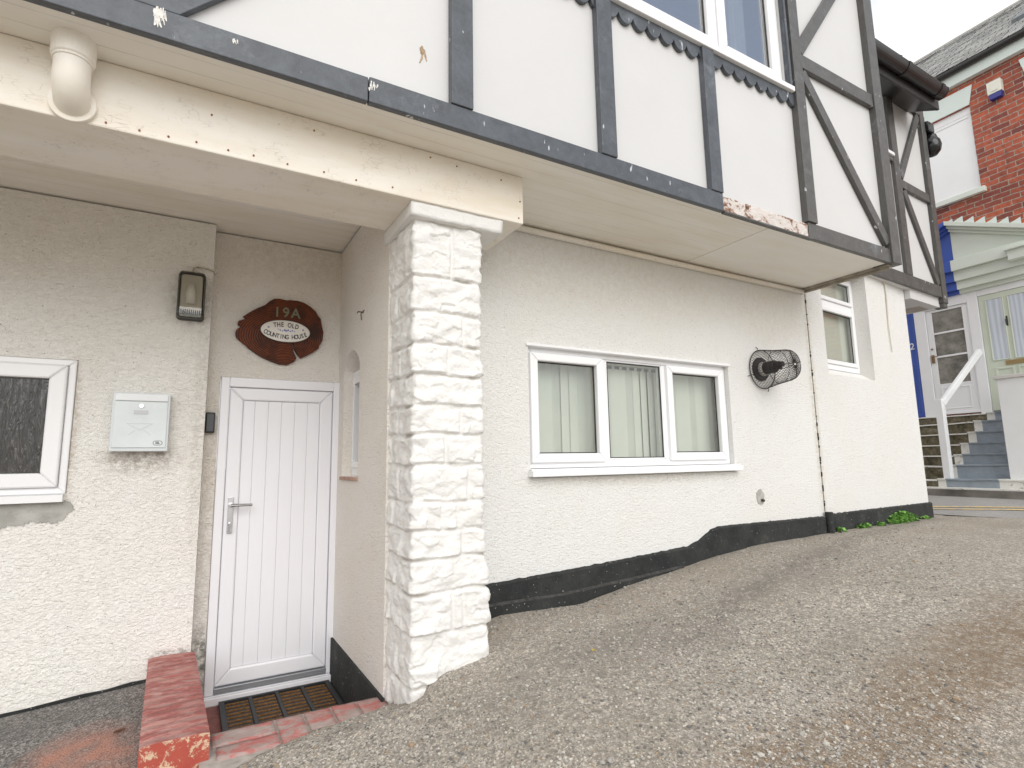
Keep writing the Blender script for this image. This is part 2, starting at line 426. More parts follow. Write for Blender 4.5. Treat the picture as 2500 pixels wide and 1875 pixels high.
c = q.mix(q.ramp(q.noise(14, 5, 0.8), [(0.42, 0.0), (0.52, 1.0)]), (0.40, 0.37, 0.33), (0.75, 0.55, 0.22)); q.col(c); M['yellow'] = q.m

def red_paint(name, red, under, amt, wave=False):
    q = NM(name); q.rough(0.7)
    nn = q.noise(7, 7, 0.75, 0.4, q.co((1, 2.0, 1)))
    c = q.ramp(nn, [(amt - 0.02, red), (amt + 0.05, under)])
    c = q.mix(q.ramp(q.noise(26, 5, 0.7, 0.5, q.co((0.5, 1.6, 1), (0, 0, 0.25))), [(0.50, 0.0), (0.70, 0.55)]), c, (0.62, 0.50, 0.47))
    c = q.mix(q.ramp(q.noise(3, 3, 0.6), [(0.35, 0.35), (0.60, 0.0)]), c, tuple(x * 0.55 for x in red))
    q.col(c)
    pr = q.bump(q.noise(40, 4, 0.7), 0.006, 0.8)
    if wave:
        wv = q.n('ShaderNodeTexWave'); wv.bands_direction = 'Y'; wv.inputs['Scale'].default_value = 4.2; wv.inputs['Distortion'].default_value = 1.2
        q.l(q.tc.outputs['Object'], wv.inputs['Vector']); q.bump(wv.outputs['Fac'], 0.008, 0.8, pr)
    return q.m
M['red_top'] = red_paint('worn_red_paint_pinkish', (0.38, 0.115, 0.10), (0.48, 0.24, 0.21), 0.50, True)
q = NM('peeling_red_paint'); q.rough(0.6)
pn = q.noise(17, 7, 0.8, 0.3)
q.col(q.ramp(pn, [(0.50, (0.42, 0.075, 0.05)), (0.55, (0.40, 0.09, 0.06)), (0.57, (0.66, 0.47, 0.32)), (0.8, (0.60, 0.42, 0.28))]))
q.bump(pn, 0.006, 0.8); M['red_front'] = q.m
M['red_tile'] = red_paint('scuffed_red_tile', (0.50, 0.17, 0.15), (0.40, 0.33, 0.30), 0.47)
M['mortar'] = plain('grey_mortar', (0.42, 0.385, 0.35), 0.9, 0, 0.2, 20, 0.006, 60)
M['cement'] = plain('grey_cement_patch', (0.40, 0.39, 0.36), 0.9, 0, 0.18, 14, 0.004, 50)

# ------------------------------------------------------------------ ground
def lerp(x, pts):
    if x <= pts[0][0]: return pts[0][1]
    for (a, b), (c_, d) in zip(pts, pts[1:]):
        if x <= c_: return b + (d - b) * (x - a) / (c_ - a)
    return pts[-1][1]
GX = [(-200, -6.0), (-10, -2.0), (-3, -1.46), (-.78, -1.274), (-.16, -1.226), (.14, -1.195), (.5, -1.13), (.92, -1.055), (1.1, -.985), (1.35, -.942), (1.65, -.905),
      (2.26, -.915), (2.78, -.835), (3.39, -.765), (3.62, -.738), (4.1, -.705), (5.1, -.685), (6.2, -.70), (7.5, -.715), (8.0, -.70), (9.2, -.575), (12, -.55), (200, -.5)]
YC = [(.14, 2.60), (.226, 2.665), (.38, 2.73), (.53, 2.787), (.68, 2.816), (.92, 2.90)]
def gz(x, y):
    z = lerp(x, GX)
    if -0.02 < x < 1.0 and y > 2.4:
        xx = min(max(x, 0), .92)
        z -= .35 * xx / .92 * min(max(0, y - 2.5), .45)
        yc = lerp(x, YC)
        if .05 < x < .96 and y > yc: z -= 1.6 * min(y - yc, .32)
    if x < -.02 and y > 2.2: z -= 0.0
    if y < 2.3 and x < 9:                      # the forecourt dips a little away from the walls
        z -= .02 * min(2.3 - y, 6)
    return z
def gz_rough(x, y):
    z = gz(x, y)
    if -1 < x < 8 and -1 < y < 3.3:
        z += .010 * noise.noise(Vector((x * 1.7, y * 1.7, 0))) + .005 * noise.noise(Vector((x * 9, y * 9, 3)))
    return z
def axis(segs):
    r = []
    for a, b, s_ in segs:
        n = max(1, round((b - a) / s_))
        r += [a + (b - a) * i / n for i in range(n)]
    r.append(segs[-1][1]); return r
gx = axis([(-200, -20, 30), (-20, -3, 2), (-3, -.2, .15), (-.2, 1.5, .03), (1.5, 5, .05), (5, 9.6, .12), (9.6, 20, 2), (20, 200, 30)])
gy = axis([(-200, -20, 30), (-20, -2, 2), (-2, .8, .2), (.8, 2.4, .05), (2.4, 3.3, .03), (3.3, 4.4, .1), (4.4, 20, 2), (20, 200, 30)])
mb = MB(); nxg, nyg = len(gx), len(gy)
mb.v = [(x, y, gz_rough(x, y)) for y in gy for x in gx]
for j in range(nyg - 1):
    for i in range(nxg - 1):
        a = j * nxg + i
        mb.f.append((a, a + 1, a + nxg + 1, a + nxg)); mb.m.append(0)
tag(mb.build('ground', M['gravel'], smooth=True), kind='structure', label='worn grey gravelly asphalt forecourt sloping up along the white house')

# paving left of the red kerb, 4 mm above the ground
mb = MB()
pxs = axis([(-4.2, -.2, .2), (-.2, -.08, .06)]); pys = axis([(1.8, 4.1, .1)])
mb.v = [(x, y, gz_rough(x, y) + .004 + .002) for y in pys for x in pxs]
for j in range(len(pys) - 1):
    for i in range(len(pxs) - 1):
        a = j * len(pxs) + i; mb.f.append((a, a + 1, a + len(pxs) + 1, a + len(pxs))); mb.m.append(0)
q = NM('dark_paving_with_red_stain'); q.rough(0.92)
vs = q.n('ShaderNodeTexVoronoi'); vs.inputs['Scale'].default_value = 120; q.l(q.tc.outputs['Object'], vs.inputs['Vector'])
bw = q.n('ShaderNodeRGBToBW'); q.l(vs.outputs['Color'], bw.inputs[0])
c = q.ramp(bw.outputs[0], [(0.15, (0.09, 0.085, 0.08)), (0.5, (0.20, 0.19, 0.18)), (0.92, (0.46, 0.43, 0.40))])
c = q.mix(q.ramp(q.noise(3, 5, 0.7), [(0.4, 0.0), (0.7, 0.5)]), c, (0.11, 0.105, 0.10))
gm = q.n('ShaderNodeTexGradient', gradient_type='SPHERICAL'); q.l(q.co((3.0, 1.6, 1), (0, 0, 0.0), (0.36 * 3.0, -3.10 * 1.6, 1.24)), gm.inputs['Vector'])
mk = q.mix(1.0, q.ramp(gm.outputs['Fac'], [(0.15, 0.0), (0.6, 0.85)]), q.ramp(q.noise(9, 5, 0.7), [(0.30, 0.2), (0.62, 1.0)]), 'MULTIPLY')
c = q.mix(mk, c, (0.52, 0.24, 0.17)); q.col(c); q.bump(vs.outputs['Distance'], 0.006, 1.0)
tag(mb.build('paving', q.m, smooth=True), kind='structure', label='dark asphalt strip left of the red kerb, stained orange')

# street at the far end
mb = MB()
rx = [7.72, 8.1, 8.6, 9.2, 9.62]; ry = [-30, -8, -2, 0, 1, 2, 3, 4, 5, 8, 14, 40]
def rpt(i, y): 
    x = rx[i] + (0.35 * (3.3 - y) if (i == 0 and -2 < y < 3.3) else 0) * 0.6
    return (x, y, gz(x, y) + .006)
for i in range(len(rx) - 1):
    for j in range(len(ry) - 1):
        mb.poly([rpt(i, ry[j]), rpt(i + 1, ry[j]), rpt(i + 1, ry[j + 1]), rpt(i, ry[j + 1])])
tag(mb.build('road', M['road']), kind='structure', label='narrow grey street in front of the brick terrace')
mb = MB()
for off in (0.0, 0.17):
    for y in [1.2 + .2 * i for i in range(14)]:
        x0 = 8.12 + off + 0.30 * (3.6 - y); x1 = 8.12 + off + 0.30 * (3.6 - y - .2)
        mb.poly([(x0, y, gz(x0, y) + .012), (x0 + .07, y, gz(x0 + .07, y) + .012), (x1 + .07, y + .2, gz(x1 + .07, y + .2) + .012), (x1, y + .2, gz(x1, y + .2) + .012)])
tag(mb.build('road_marking', M['yellow']), kind='structure', label='faded double yellow lines along the street')

# loose stones
random.seed(3)
mb = MB(); cols = []
ico = [(0, 0, 1), (.894, 0, .447), (.276, .851, .447), (-.724, .526, .447), (-.724, -.526, .447), (.276, -.851, .447), (.724, .526, -.447), (-.276, .851, -.447), (-.894, 0, -.447), (-.276, -.851, -.447), (.724, -.526, -.447), (0, 0, -1)]
icf = [(0, 1, 2), (0, 2, 3), (0, 3, 4), (0, 4, 5), (0, 5, 1), (1, 6, 2), (2, 7, 3), (3, 8, 4), (4, 9, 5), (5, 10, 1), (6, 7, 2), (7, 8, 3), (8, 9, 4), (9, 10, 5), (10, 6, 1), (11, 7, 6), (11, 8, 7), (11, 9, 8), (11, 10, 9), (11, 6, 10)]
cnt = 0
while cnt < 24000:
    d = 1.2 + 5.0 * random.random() ** 1.5
    a = R(random.uniform(-12, 62))
    x, y = d * math.sin(a) * 1.25 + .1, d * math.cos(a)
    if y > 3.05 or (x < .95 and y > lerp(x, YC) - .02) or x < .2 or (.9 < x < 1.38 and y > 2.53): continue
    dens = noise.noise(Vector((x * 1.1, y * 1.1, 5)))
    if dens < random.uniform(-.7, .30): continue
    r = random.choice([.002, .0025, .003, .004, .0055]) * random.uniform(.8, 1.3)
    if random.random() < .012: r *= 1.9
    z = gz_rough(x, y); b = len(mb.v); ra = random.random() * 6.28; ca, sa = math.cos(ra), math.sin(ra); sx, sy, sz = r * random.uniform(.8, 1.5), r, r * random.uniform(.45, .8)
    for p in ico:
        k = random.uniform(.85, 1.15); px, py = p[0] * sx * k, p[1] * sy * k
        mb.v.append((x + px * ca - py * sa, y + px * sa + py * ca, z + sz * .35 + p[2] * sz * k))
    mi = random.choices((0, 1, 2, 3), (5, 3, 2, 1))[0]
    for f in icf: mb.f.append(tuple(b + i for i in f)); mb.m.append(mi)
    cnt += 1
tag(mb.build('gravel', [plain('pebble_grey', (.36, .34, .31), .9), plain('pebble_pale', (.52, .49, .44), .9), plain('pebble_dark', (.15, .145, .14), .9), plain('pebble_brown', (.34, .25, .17), .9)]),
    'loose grey and pale stones scattered over the forecourt', 'gravel', kind='stuff')

# ------------------------------------------------------------------ the white timber framed house
HL = (2.5, 3.1, -1.0)
H = empty('timber_framed_house', HL, 'white roughcast house with jettied upper storey in dark grey timber framing', 'house')
def part(mb, name, mat, bevel=0.0, parent=H, smooth=False, label=None):
    o = mb.build(name, mat, parent, bevel=bevel, smooth=smooth)
    if label: o['label'] = label
    return o

# --- main ground floor wall with the opening of the triple window
mb = MB(); wall_with_holes(mb, 1.0, 5.095, -1.7, 1.60, 3.10, 3.34, [(1.92, 3.905, -.105, .785)])
part(mb, 'wall', M['roughcast_fine'])
# --- wall with the letter box
mb = MB(); wall_with_holes(mb, -4.5, .068, -1.8, 1.60, 4.02, 4.20, [(-1.60, -.595, -.175, .632)])
part(mb, 'wall', M['roughcast'])
# --- door wall
mb = MB(); wall_with_holes(mb, .072, 1.12, -1.8, 1.60, 4.15, 4.36, [(.150, .935, -1.8, .602)])
part(mb, 'wall', M['roughcast_porch'])
# --- porch side wall (faces left) with the small arched window opening
def side_wall():
    mb = MB(); x0, x1 = .92, 1.10
    ya, yb, za, zb = 3.555, 3.975, -.075, .66      # opening, arch above zb
    rise = .115
    P = lambda y, z, x: (x, y, z)
    arch = [(ya + (yb - ya) * t, zb + rise * math.sin(math.pi * t) ** .8) for t in [i / 12 for i in range(13)]]
    for x in (x0, x1):
        mb.poly([P(2.96, -1.7, x), P(2.96, 1.6, x), P(ya, 1.6, x), P(ya, -1.7, x)])
        mb.poly([P(yb, -1.7, x), P(yb, 1.6, x), P(4.15, 1.6, x), P(4.15, -1.7, x)])
        mb.poly([P(ya, -1.7, x), P(ya, za, x), P(yb, za, x), P(yb, -1.7, x)])
        for (y0, z0), (y1, z1) in zip(arch, arch[1:]):
            mb.poly([P(y0, z0, x), P(y0, 1.6, x), P(y1, 1.6, x), P(y1, z1, x)])
    mb.poly([P(2.96, -1.7, x0), P(2.96, 1.6, x0), P(2.96, 1.6, x1), P(2.96, -1.7, x1)])
    mb.poly([P(ya, za, x0), P(ya, zb, x0), P(ya, zb, x1), P(ya, za, x1)])
    mb.poly([P(yb, za, x0), P(yb, zb, x0), P(yb, zb, x1), P(yb, za, x1)])
    mb.poly([P(ya, za, x0), P(yb, za, x0), P(yb, za, x1), P(ya, za, x1)])
    for (y0, z0), (y1, z1) in zip(arch, arch[1:]): mb.poly([P(y0, z0, x0), P(y1, z1, x0), P(y1, z1, x1), P(y0, z0, x1)])
    return mb
part(side_wall(), 'wall', M['roughcast_porch'])
# small window in the side wall
mb = MB(); mb.prism([(3.54, -.075), (3.99, -.075), (3.99, .70), (3.54, .70)], lambda p, t: (t, p[0], p[1]), 1.045, 1.05)
fr = MB()
for (a, b, c_, d) in ((3.555, 3.60, -.075, .655), (3.925, 3.975, -.075, .655), (3.60, 3.925, -.075, -.02), (3.60, 3.925, .60, .655)):
    fr.box(.985, 1.04, a, b, c_, d)
for (a, b, c_, d) in ((3.60, 3.63, -.02, .60), (3.895, 3.925, -.02, .60), (3.63, 3.895, -.02, .02), (3.63, 3.895, .56, .60)):
    fr.box(.97, 1.03, a, b, c_, d)
wi = part(fr, 'window', M['upvc'], .004)
gl = MB(); gl.box(1.010, 1.016, 3.60, 3.925, -.02, .60); part(gl, 'pane', M['obscured'], parent=wi)
sl = MB(); sl.box(.905, .985, 3.545, 3.985, -.10, -.078); part(sl, 'sill', plain('rusty_terracotta_sill', (.40, .26, .20), .9, 0, .3, 20), .003, wi)
rv = MB(); rv.box(1.02, 1.04, 3.56, 3.97, .655, .79); part(rv, 'pane', M['panel'], parent=wi)

# --- far wall section, turned five degrees, with the tall window
A5 = R(5.0); c5, s5 = math.cos(A5), math.sin(A5)
J = Vector((5.11, 3.10, 0))
def F5(s_, d, z): return (J.x + c5 * s_ - s5 * d, J.y + s5 * s_ + c5 * d, z)
def xform(mb, fn): mb.v = [fn(*v) for v in mb.v]; return mb
mb = MB(); wall_with_holes(mb, 0, 2.40, -1.2, 2.03, 0, .26, [(.315, 1.345, .815, 1.99)])
mb.box(2.14, 2.40, .262, 6, -1.2, 2.02)
part(xform(mb, F5), 'wall', M['roughcast_fine'])
sl = MB(); sl.prism([(0.02, .80), (.02, .817), (.135, .90), (.135, .80)], lambda p, t: (t, p[0], p[1]), .317, 1.343); part(xform(sl, F5), 'sill', M['roughcast_fine'])
fw = MB(); fw.frame(.30, 1.344, .905, 1.989, .06, .14, .20); fw.box(.36, 1.29, .145, .195, 1.585, 1.66)
wi = part(xform(fw, F5), 'window', M['upvc'], .005)
fw = MB(); fw.frame(.36, 1.288, .967, 1.584, .045, .125, .175); part(xform(fw, F5), 'casement', M['upvc'], .006, wi)
fw = MB(); fw.frame(.36, 1.288, 1.662, 1.94, .04, .125, .175); part(xform(fw, F5), 'casement', M['upvc'], .006, wi)
fw = MB(); fw.box(.40, 1.245, .155, .160, 1.01, 1.54); fw.box(.40, 1.25, .155, .160, 1.70, 1.90); part(xform(fw, F5), 'pane', M['glass'], parent=wi)
fw = MB(); fw.frame(.402, 1.246, 1.01, 1.541, .012, .150, .156); fw.frame(.397, 1.251, 1.70, 1.902, .012, .150, .156); part(xform(fw, F5), 'gasket', M['gasket'], parent=wi)

# --- interior shell behind the windows (rooms)
mb = MB()
x0, x1, y0, y1, z0, z1 = 1.15, 7.2, 3.36, 5.6, -.9, 1.58
mb.poly([(x0, y1, z0), (x1, y1, z0), (x1, y1, z1), (x0, y1, z1)]); mb.poly([(x0, y0, z0), (x0, y1, z0), (x0, y1, z1), (x0, y0, z1)])
mb.poly([(x1, y0, z0), (x1, y1, z0), (x1, y1, z1), (x1, y0, z1)]); mb.poly([(x0, y0, z0), (x1, y0, z0), (x1, y1, z0), (x0, y1, z0)])
mb.poly([(x0, y0, z1), (x1, y0, z1), (x1, y1, z1), (x0, y1, z1)])
part(mb, 'room_lining', M['room'])

# --- plinths
def plinth(prof, y0, y1, name='plinth', fn=None):
    mb = MB(); bot = -1.75
    for (a, za), (b, zb) in zip(prof, prof[1:]):
        n = max(1, int((b - a) / .02))
        for i in range(n):
            t0, t1 = i / n, (i + 1) / n
            xa, xb = a + (b - a) * t0, a + (b - a) * t1
            wob = lambda x: .006 * noise.noise(Vector((x * 18, 1, 2))) + .004 * noise.noise(Vector((x * 60, 1, 2)))
            z_a, z_b = za + (zb - za) * t0 + wob(xa), za + (zb - za) * t1 + wob(xb)
            ya = y0 + .005 * noise.noise(Vector((xa * 6, 4, 1))); yb_ = y0 + .005 * noise.noise(Vector((xb * 6, 4, 1)))
            mb.poly([(xa, ya, bot), (xb, yb_, bot), (xb, yb_, z_b), (xa, ya, z_a)])
            mb.poly([(xa, ya, z_a), (xb, yb_, z_b), (xb, y1, z_b + .012), (xa, y1, z_a + .012)])
    (a, za), (b, zb) = prof[0], prof[-1]
    mb.poly([(a, y0, bot), (a, y0, za), (a, y1, za), (a, y1, bot)]); mb.poly([(b, y0, bot), (b, y0, zb), (b, y1, zb), (b, y1, bot)])
    if fn: xform(mb, fn)
    return part(mb, name, M['plinth'])
plinth([(1.30, -.745), (1.70, -.733), (2.27, -.712), (2.9, -.683), (3.30, -.662), (3.42, -.630), (3.56, -.560), (3.66, -.540), (5.05, -.548)], 3.066, 3.101)
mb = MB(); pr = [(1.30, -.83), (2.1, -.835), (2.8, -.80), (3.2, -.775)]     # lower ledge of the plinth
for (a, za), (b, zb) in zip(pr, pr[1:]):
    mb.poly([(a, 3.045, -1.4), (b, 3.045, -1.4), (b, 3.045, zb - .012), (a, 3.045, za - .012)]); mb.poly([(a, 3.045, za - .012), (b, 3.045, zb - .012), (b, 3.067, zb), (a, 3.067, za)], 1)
part(mb, 'plinth_ledge', [M['plinth'], plain('highlight_bitumen', (.055, .053, .05), .9, 0, .5, 30)])  # ledge top coloured lighter to paint in its highlight line
plinth([(.03, -.535), (.8, -.54), (2.425, -.556)], -.028, .002, fn=F5)
mb = MB(); mb.tube([(5.088, 3.055, -1.0), (5.088, 3.055, -.50)], .032, 12); part(mb, 'drain_stub', M['plinth'])
mb = MB(); mb.box(.905, .921, 2.94, 4.13, -1.7, -1.172); part(mb, 'plinth', M['plinth'], .004)
mb = MB()
for i in range(40):
    a, b = -4.5 + .1125 * i, -4.5 + .1125 * (i + 1); za = gz(a, 4.0) + .022 + .014 * noise.noise(Vector((a * 7, 0, 0))); zb = gz(b, 4.0) + .022 + .014 * noise.noise(Vector((b * 7, 0, 0)))
    mb.poly([(a, 4.008, -2), (b, 4.008, -2), (b, 4.008, zb), (a, 4.008, za)]); mb.poly([(a, 4.008, za), (b, 4.008, zb), (b, 4.021, zb), (a, 4.021, za)])
part(mb, 'plinth', M['plinth'])
# dark crack between the two wall sections, with crumbs of mastic
mb = MB(); mb.box(5.0965, 5.1085, 3.104, 3.30, -.6, 1.6)
for i in range(26):
    z = -.5 + 2.05 * random.random() ** 1.3
    mb.box(5.092, 5.104, 3.092, 3.13, z, z + random.uniform(.008, .035))
part(mb, 'joint_filler', M['gasket'])

# --- soffit
mb = MB(); mb.box(-4.5, 3.46, 2.306, 4.20, 1.612, 1.64); part(mb, 'soffit', M['soffit_boards'])
mb = MB(); mb.box(3.463, 5.045, 2.306, 3.16, 1.609, 1.64); part(mb, 'soffit', M['soffit_smooth'])
mb = MB(); mb.box(5.015, 5.072, 2.30, 3.15, 1.585, 1.608); mb.box(5.03, 5.06, 2.30, 3.15, 1.565, 1.585); part(mb, 'edge_batten', plain('weathered_batten', (.30, .27, .22), .8, 0, .3, 12, .004), .004)
mb = MB(); mb.tube([(1.30, 3.075, 1.578), (3.2, 3.078, 1.577), (5.05, 3.075, 1.578)], .021, 10); part(mb, 'pipe', M['beam'], smooth=True)
# cream beam across the porch
mb = MB(); mb.box(-4.5, 1.562, 2.54, 2.985, 1.330, 1.611); part(mb, 'porch_beam', M['beam'], .006)
M['rust'] = plain('rust', (.25, .10, .04), .9, 0, .4, 90)
for x, z in [(-.52, 1.52), (-.44, 1.345), (-.36, 1.352), (-.25, 1.352), (-.15, 1.355), (-.05, 1.36), (.07, 1.357), (.17, 1.36), (.31, 1.357), (.47, 1.36), (.62, 1.358), (.80, 1.365), (.0, 1.50), (.42, 1.555), (1.53, 1.36), (1.54, 1.46), (1.42, 1.56), (1.15, 1.57), (1.0, 1.58)]:
    mb = MB(); mb.tube([(x, 2.542, z), (x, 2.536, z)], .0042, 8); part(mb, 'rusty_nail', M['rust'])

# --- timber framing of the first floor
T = M['timber']; TB = M['timber_brown']
def beam(x0, x1, z0, z1, name='sill_beam', mat=T, y0=2.27, y1=2.305):
    mb = MB(); mb.box(x0, x1, y0, y1, z0, z1); return part(mb, name, mat, .004)
def rough_box(x0, x1, y0, y1, z0, z1, step, amp, fr_, name, mat, parent=H):
    mb = MB(); mb.box(x0, x1, y0, y1, z0, z1)
    o = part(mb, name, mat, parent=parent)
    bm = bmesh.new(); bm.from_mesh(o.data)
    for ax in range(3):
        lo = min(v.co[ax] for v in bm.verts); hi = max(v.co[ax] for v in bm.verts); n = int((hi - lo) / step)
        for i in range(1, n):
            p = [0, 0, 0]; p[ax] = lo + (hi - lo) * i / n; nn = [0, 0, 0]; nn[ax] = 1
            bmesh.ops.bisect_plane(bm, geom=bm.verts[:] + bm.edges[:] + bm.faces[:], plane_co=p, plane_no=nn)
    for v in bm.verts:
        d = noise.noise_vector(v.co * fr_) * amp + noise.noise_vector(v.co * fr_ * 3.1) * amp * .4
        v.co += d
    bm.to_mesh(o.data); bm.free()
    for p in o.data.polygons: p.use_smooth = True
    return o
beam(-4.5, .598, 1.600, 1.716); beam(.603, 2.935, 1.600, 1.722); beam(3.865, 5.072, 1.598, 1.722, mat=TB)
rough_box(2.94, 3.86, 2.276, 2.306, 1.602, 1.706, .012, .0055, 11, 'sill_beam', M['rotten'])['label'] = 'rotten stretch of the bottom beam, stripped to flaking pale wood'
mb = MB(); mb.box(2.94, 3.90, 2.268, 2.30, 1.592, 1.606); part(mb, 'drip_strip', M['timber_brown'], .003)
def post(x0, x1, z0, z1, mat=T, name='timber_post', y0=2.262, y1=2.305):
    mb = MB(); mb.box(x0, x1, y0, y1, z0, z1); return part(mb, name, mat, .004)
post(1.000, 1.117, 1.7225, 5.2); post(1.925, 2.038, 1.7225, 2.751); post(2.828, 2.936, 1.7225, 2.751)
post(3.848, 3.965, 1.7225, 5.2, TB, y0=2.255); post(5.003, 5.142, 1.60, 5.2, TB, y0=2.252, y1=2.42)
mb = MB(); mb.box(3.966, 5.002, 2.266, 2.305, 3.015, 3.132); part(mb, 'timber_rail', TB, .004)
def brace(p0, p1, wd, y0=2.27, y1=2.3045, mat=T, cut=None):
    p0 = Vector(p0); p1 = Vector(p1); d = (p1 - p0).normalized(); n = Vector((-d.y, d.x)) * wd / 2
    mb = MB(); mb.xz([p0 - n, p1 - n, p1 + n, p0 + n], y0, y1); return part(mb, 'timber_brace', mat, .004)
brace((3.975, 3.165), (4.53, 3.885), .095, mat=TB); brace((4.53, 3.886), (4.98, 4.45), .095, mat=TB)
brace((3.985, 2.985), (5.0, 1.775), .093, mat=TB)
mb = MB(); mb.xz([(-.127, 1.7165), (1.0, 2.87), (1.0, 3.1), (-.34, 1.7165)], 2.272, 2.304); part(mb, 'timber_brace', T, .004)
# white infill panels
mb = MB(); wall_with_holes(mb, -4.5, 5.05, 1.645, 5.2, 2.307, 2.36, [(1.125, 3.80, 2.755, 4.1)])
part(mb, 'infill_panel', M['panel'])
mb = MB(); mb.box(5.03, 5.09, 2.423, 3.0, 1.645, 5.2); part(mb, 'infill_panel', M['panel'])
mb = MB(); mb.poly([(-4.5, 2.37, 1.66), (5, 2.37, 1.66), (5, 6, 1.66), (-4.5, 6, 1.66)]); mb.poly([(-4.5, 3.6, 1.66), (5, 3.6, 1.66), (5, 3.6, 4.6), (-4.5, 3.6, 4.6)]); mb.poly([(-4.5, 2.37, 4.6), (5, 2.37, 4.6), (5, 3.6, 4.6), (-4.5, 3.6, 4.6)]); mb.poly([(5, 2.37, 1.66), (5, 3.6, 1.66), (5, 3.6, 4.6), (5, 2.37, 4.6)]); mb.poly([(-4.5, 2.37, 1.66), (-4.5, 3.6, 1.66), (-4.5, 3.6, 4.6), (-4.5, 2.37, 4.6)]); part(mb, 'room_lining', M['room'])
# upper window
fw = MB(); fw.frame(1.13, 3.798, 2.794, 4.10, .036, 2.325, 2.385); fw.box(3.048, 3.066, 2.33, 2.375, 2.83, 4.05); fw.box(2.0, 2.03, 2.33, 2.375, 2.83, 4.05)
wi = part(fw, 'window', M['upvc'], .006)
for a, b in ((1.176, 1.999), (2.031, 3.047), (3.067, 3.752)):
    fw = MB(); fw.frame(a, b, 2.820, 4.05, .088, 2.305, 2.365); part(fw, 'casement', M['upvc'], .008, wi)
for a, b in ((1.26, 1.915), (2.115, 2.963), (3.15, 3.668)):
    fw = MB(); fw.box(a, b, 2.340, 2.346, 2.905, 3.97); part(fw, 'pane', M['glass_up'], parent=wi)
    fw = MB(); fw.frame(a + .001, b, 2.906, 3.97, .011, 2.334, 2.3395); part(fw, 'gasket', M['gasket'], parent=wi)
mb = MB(); mb.box(1.12, 3.832, 2.252, 2.324, 2.752, 2.793); part(mb, 'sill', M['upvc'], .005, wi)
mb = MB(); mb.box(3.800, 3.847, 2.275, 2.306, 2.794, 4.55); mb.box(3.80, 3.82, 2.262, 2.274, 2.794, 4.55); part(mb, 'reveal_board', T, .003)
# curtain inside upper window
for x0, x1, lb in ((3.38, 3.58, 'pale curtain bunched inside the right casement of the upper window'), (2.06, 2.22, 'narrow pale curtain inside the middle casement of the upper window')):
    mb = MB(); n = 60
    for i in range(n):
        a, b = x0 + (x1 - x0) * i / n, x0 + (x1 - x0) * (i + 1) / n
        f = lambda x: 2.47 + .022 * math.sin(x * 95) + .008 * math.sin(x * 210)
        mb.poly([(a, f(a), 2.6), (b, f(b), 2.6), (b, f(b), 4.2), (a, f(a), 4.2)])
    tag(mb.build('curtain', M['net'], smooth=True), lb, 'curtain')
# scalloped trim
def scallop(x0, x1, pitch, start):
    prof = [(x0, 2.702), (x1, 2.702)][::-1]
    pts = []; x = start; z0, dep = 2.706, .056
    n = 9
    while x < x1 + .001:
        for i in range(n + 1):
            t = i / n; px = x + pitch * t
            if x0 <= px <= x1: pts.append((px, z0 - dep * math.sin(math.pi * t) ** .62))
        x += pitch
    if not pts: return
    pts = [(x0, pts[0][1])] + pts + [(x1, pts[-1][1])]
    # strips so that every face stays simple
    mb = MB()
    for (a, za), (b, zb) in zip(pts, pts[1:]):
        if b - a < 1e-5: continue
        mb.xz([(a, za), (b, zb), (b, 2.751), (a, 2.751)], 2.280, 2.3055)
    part(mb, 'scalloped_trim', T)
scallop(2.940, 3.846, .1225, 2.92); scallop(2.04, 2.826, .1165, 1.995); scallop(1.12, 1.923, .1165, 1.078)

# bird droppings and a brown smear
def splat(x, z, n, ln, seed, name, mat, y, wd=.004, spread=.03):
    rnd = random.Random(seed); mb = MB()
    for i in range(n):
        xx = x + rnd.gauss(0, spread * .5); zz = z + rnd.gauss(0, ln * .25); l = ln * rnd.uniform(.15, .9); w_ = wd * rnd.uniform(.4, 1.6); k = rnd.uniform(-.3, .3)
        mb.xz([(xx - w_ * .4 - k * l, zz - l), (xx + w_ * .4 - k * l, zz - l), (xx + w_, zz - l * .3), (xx + w_ * .6, zz), (xx - w_ * .6, zz), (xx - w_, zz - l * .3)], y - .0005 - .0001 * i, y, 0)
    return part(mb, name, mat)
M['dropping'] = plain('bird_dropping_white', (.72, .70, .66), .8, 0, .2, 60)
splat(-.195, 1.70, 22, .060, 1, 'bird_dropping', M['dropping'], 2.2695, .004, .022)
splat(.06, 1.69, 6, .03, 2, 'bird_dropping', M['dropping'], 2.2695, .003, .01)
splat(.61, 1.69, 7, .04, 3, 'bird_dropping', M['dropping'], 2.2695, .003, .03)
splat(.868, 1.975, 16, .05, 4, 'brown_smear', plain('brown_smear_dirt', (.36, .26, .16), .8, 0, .3, 60), 2.3065, .004, .014)
# --- the second jetty, turned three degrees
A3 = R(3.0); c3, s3 = math.cos(A3), math.sin(A3)
FK = 1.085
def F3(s_, d, z): return (5.50 + FK * (c3 * s_ - s3 * d), 3.092 + FK * (s3 * s_ + c3 * d), z * FK)
def p3(mb, name, mat, bev=.004): return part(xform(mb, F3), name, mat, bev)
mb = MB(); wall_with_holes(mb, .03, 2.70, 1.86, 4.35, .036, .20, [(.9, 1.745, 3.44, 4.22)]); mb.box(2.50, 2.70, .202, 3.6, 1.86, 4.34)
p3(mb, 'infill_panel', M['panel'], 0)
mb = MB(); mb.box(.08, 2.62, 0, .035, 1.862, 2.0); p3(mb, 'sill_beam', TB)
mb = MB(); mb.box(1.735, 1.875, -.004, .035, 2.001, 4.22); p3(mb, 'timber_post', TB)
mb = MB(); mb.box(2.625, 2.755, -.008, .20, 1.80, 4.24); mb.box(2.64, 2.74, 0, .1, 1.745, 1.80); p3(mb, 'timber_post', TB)
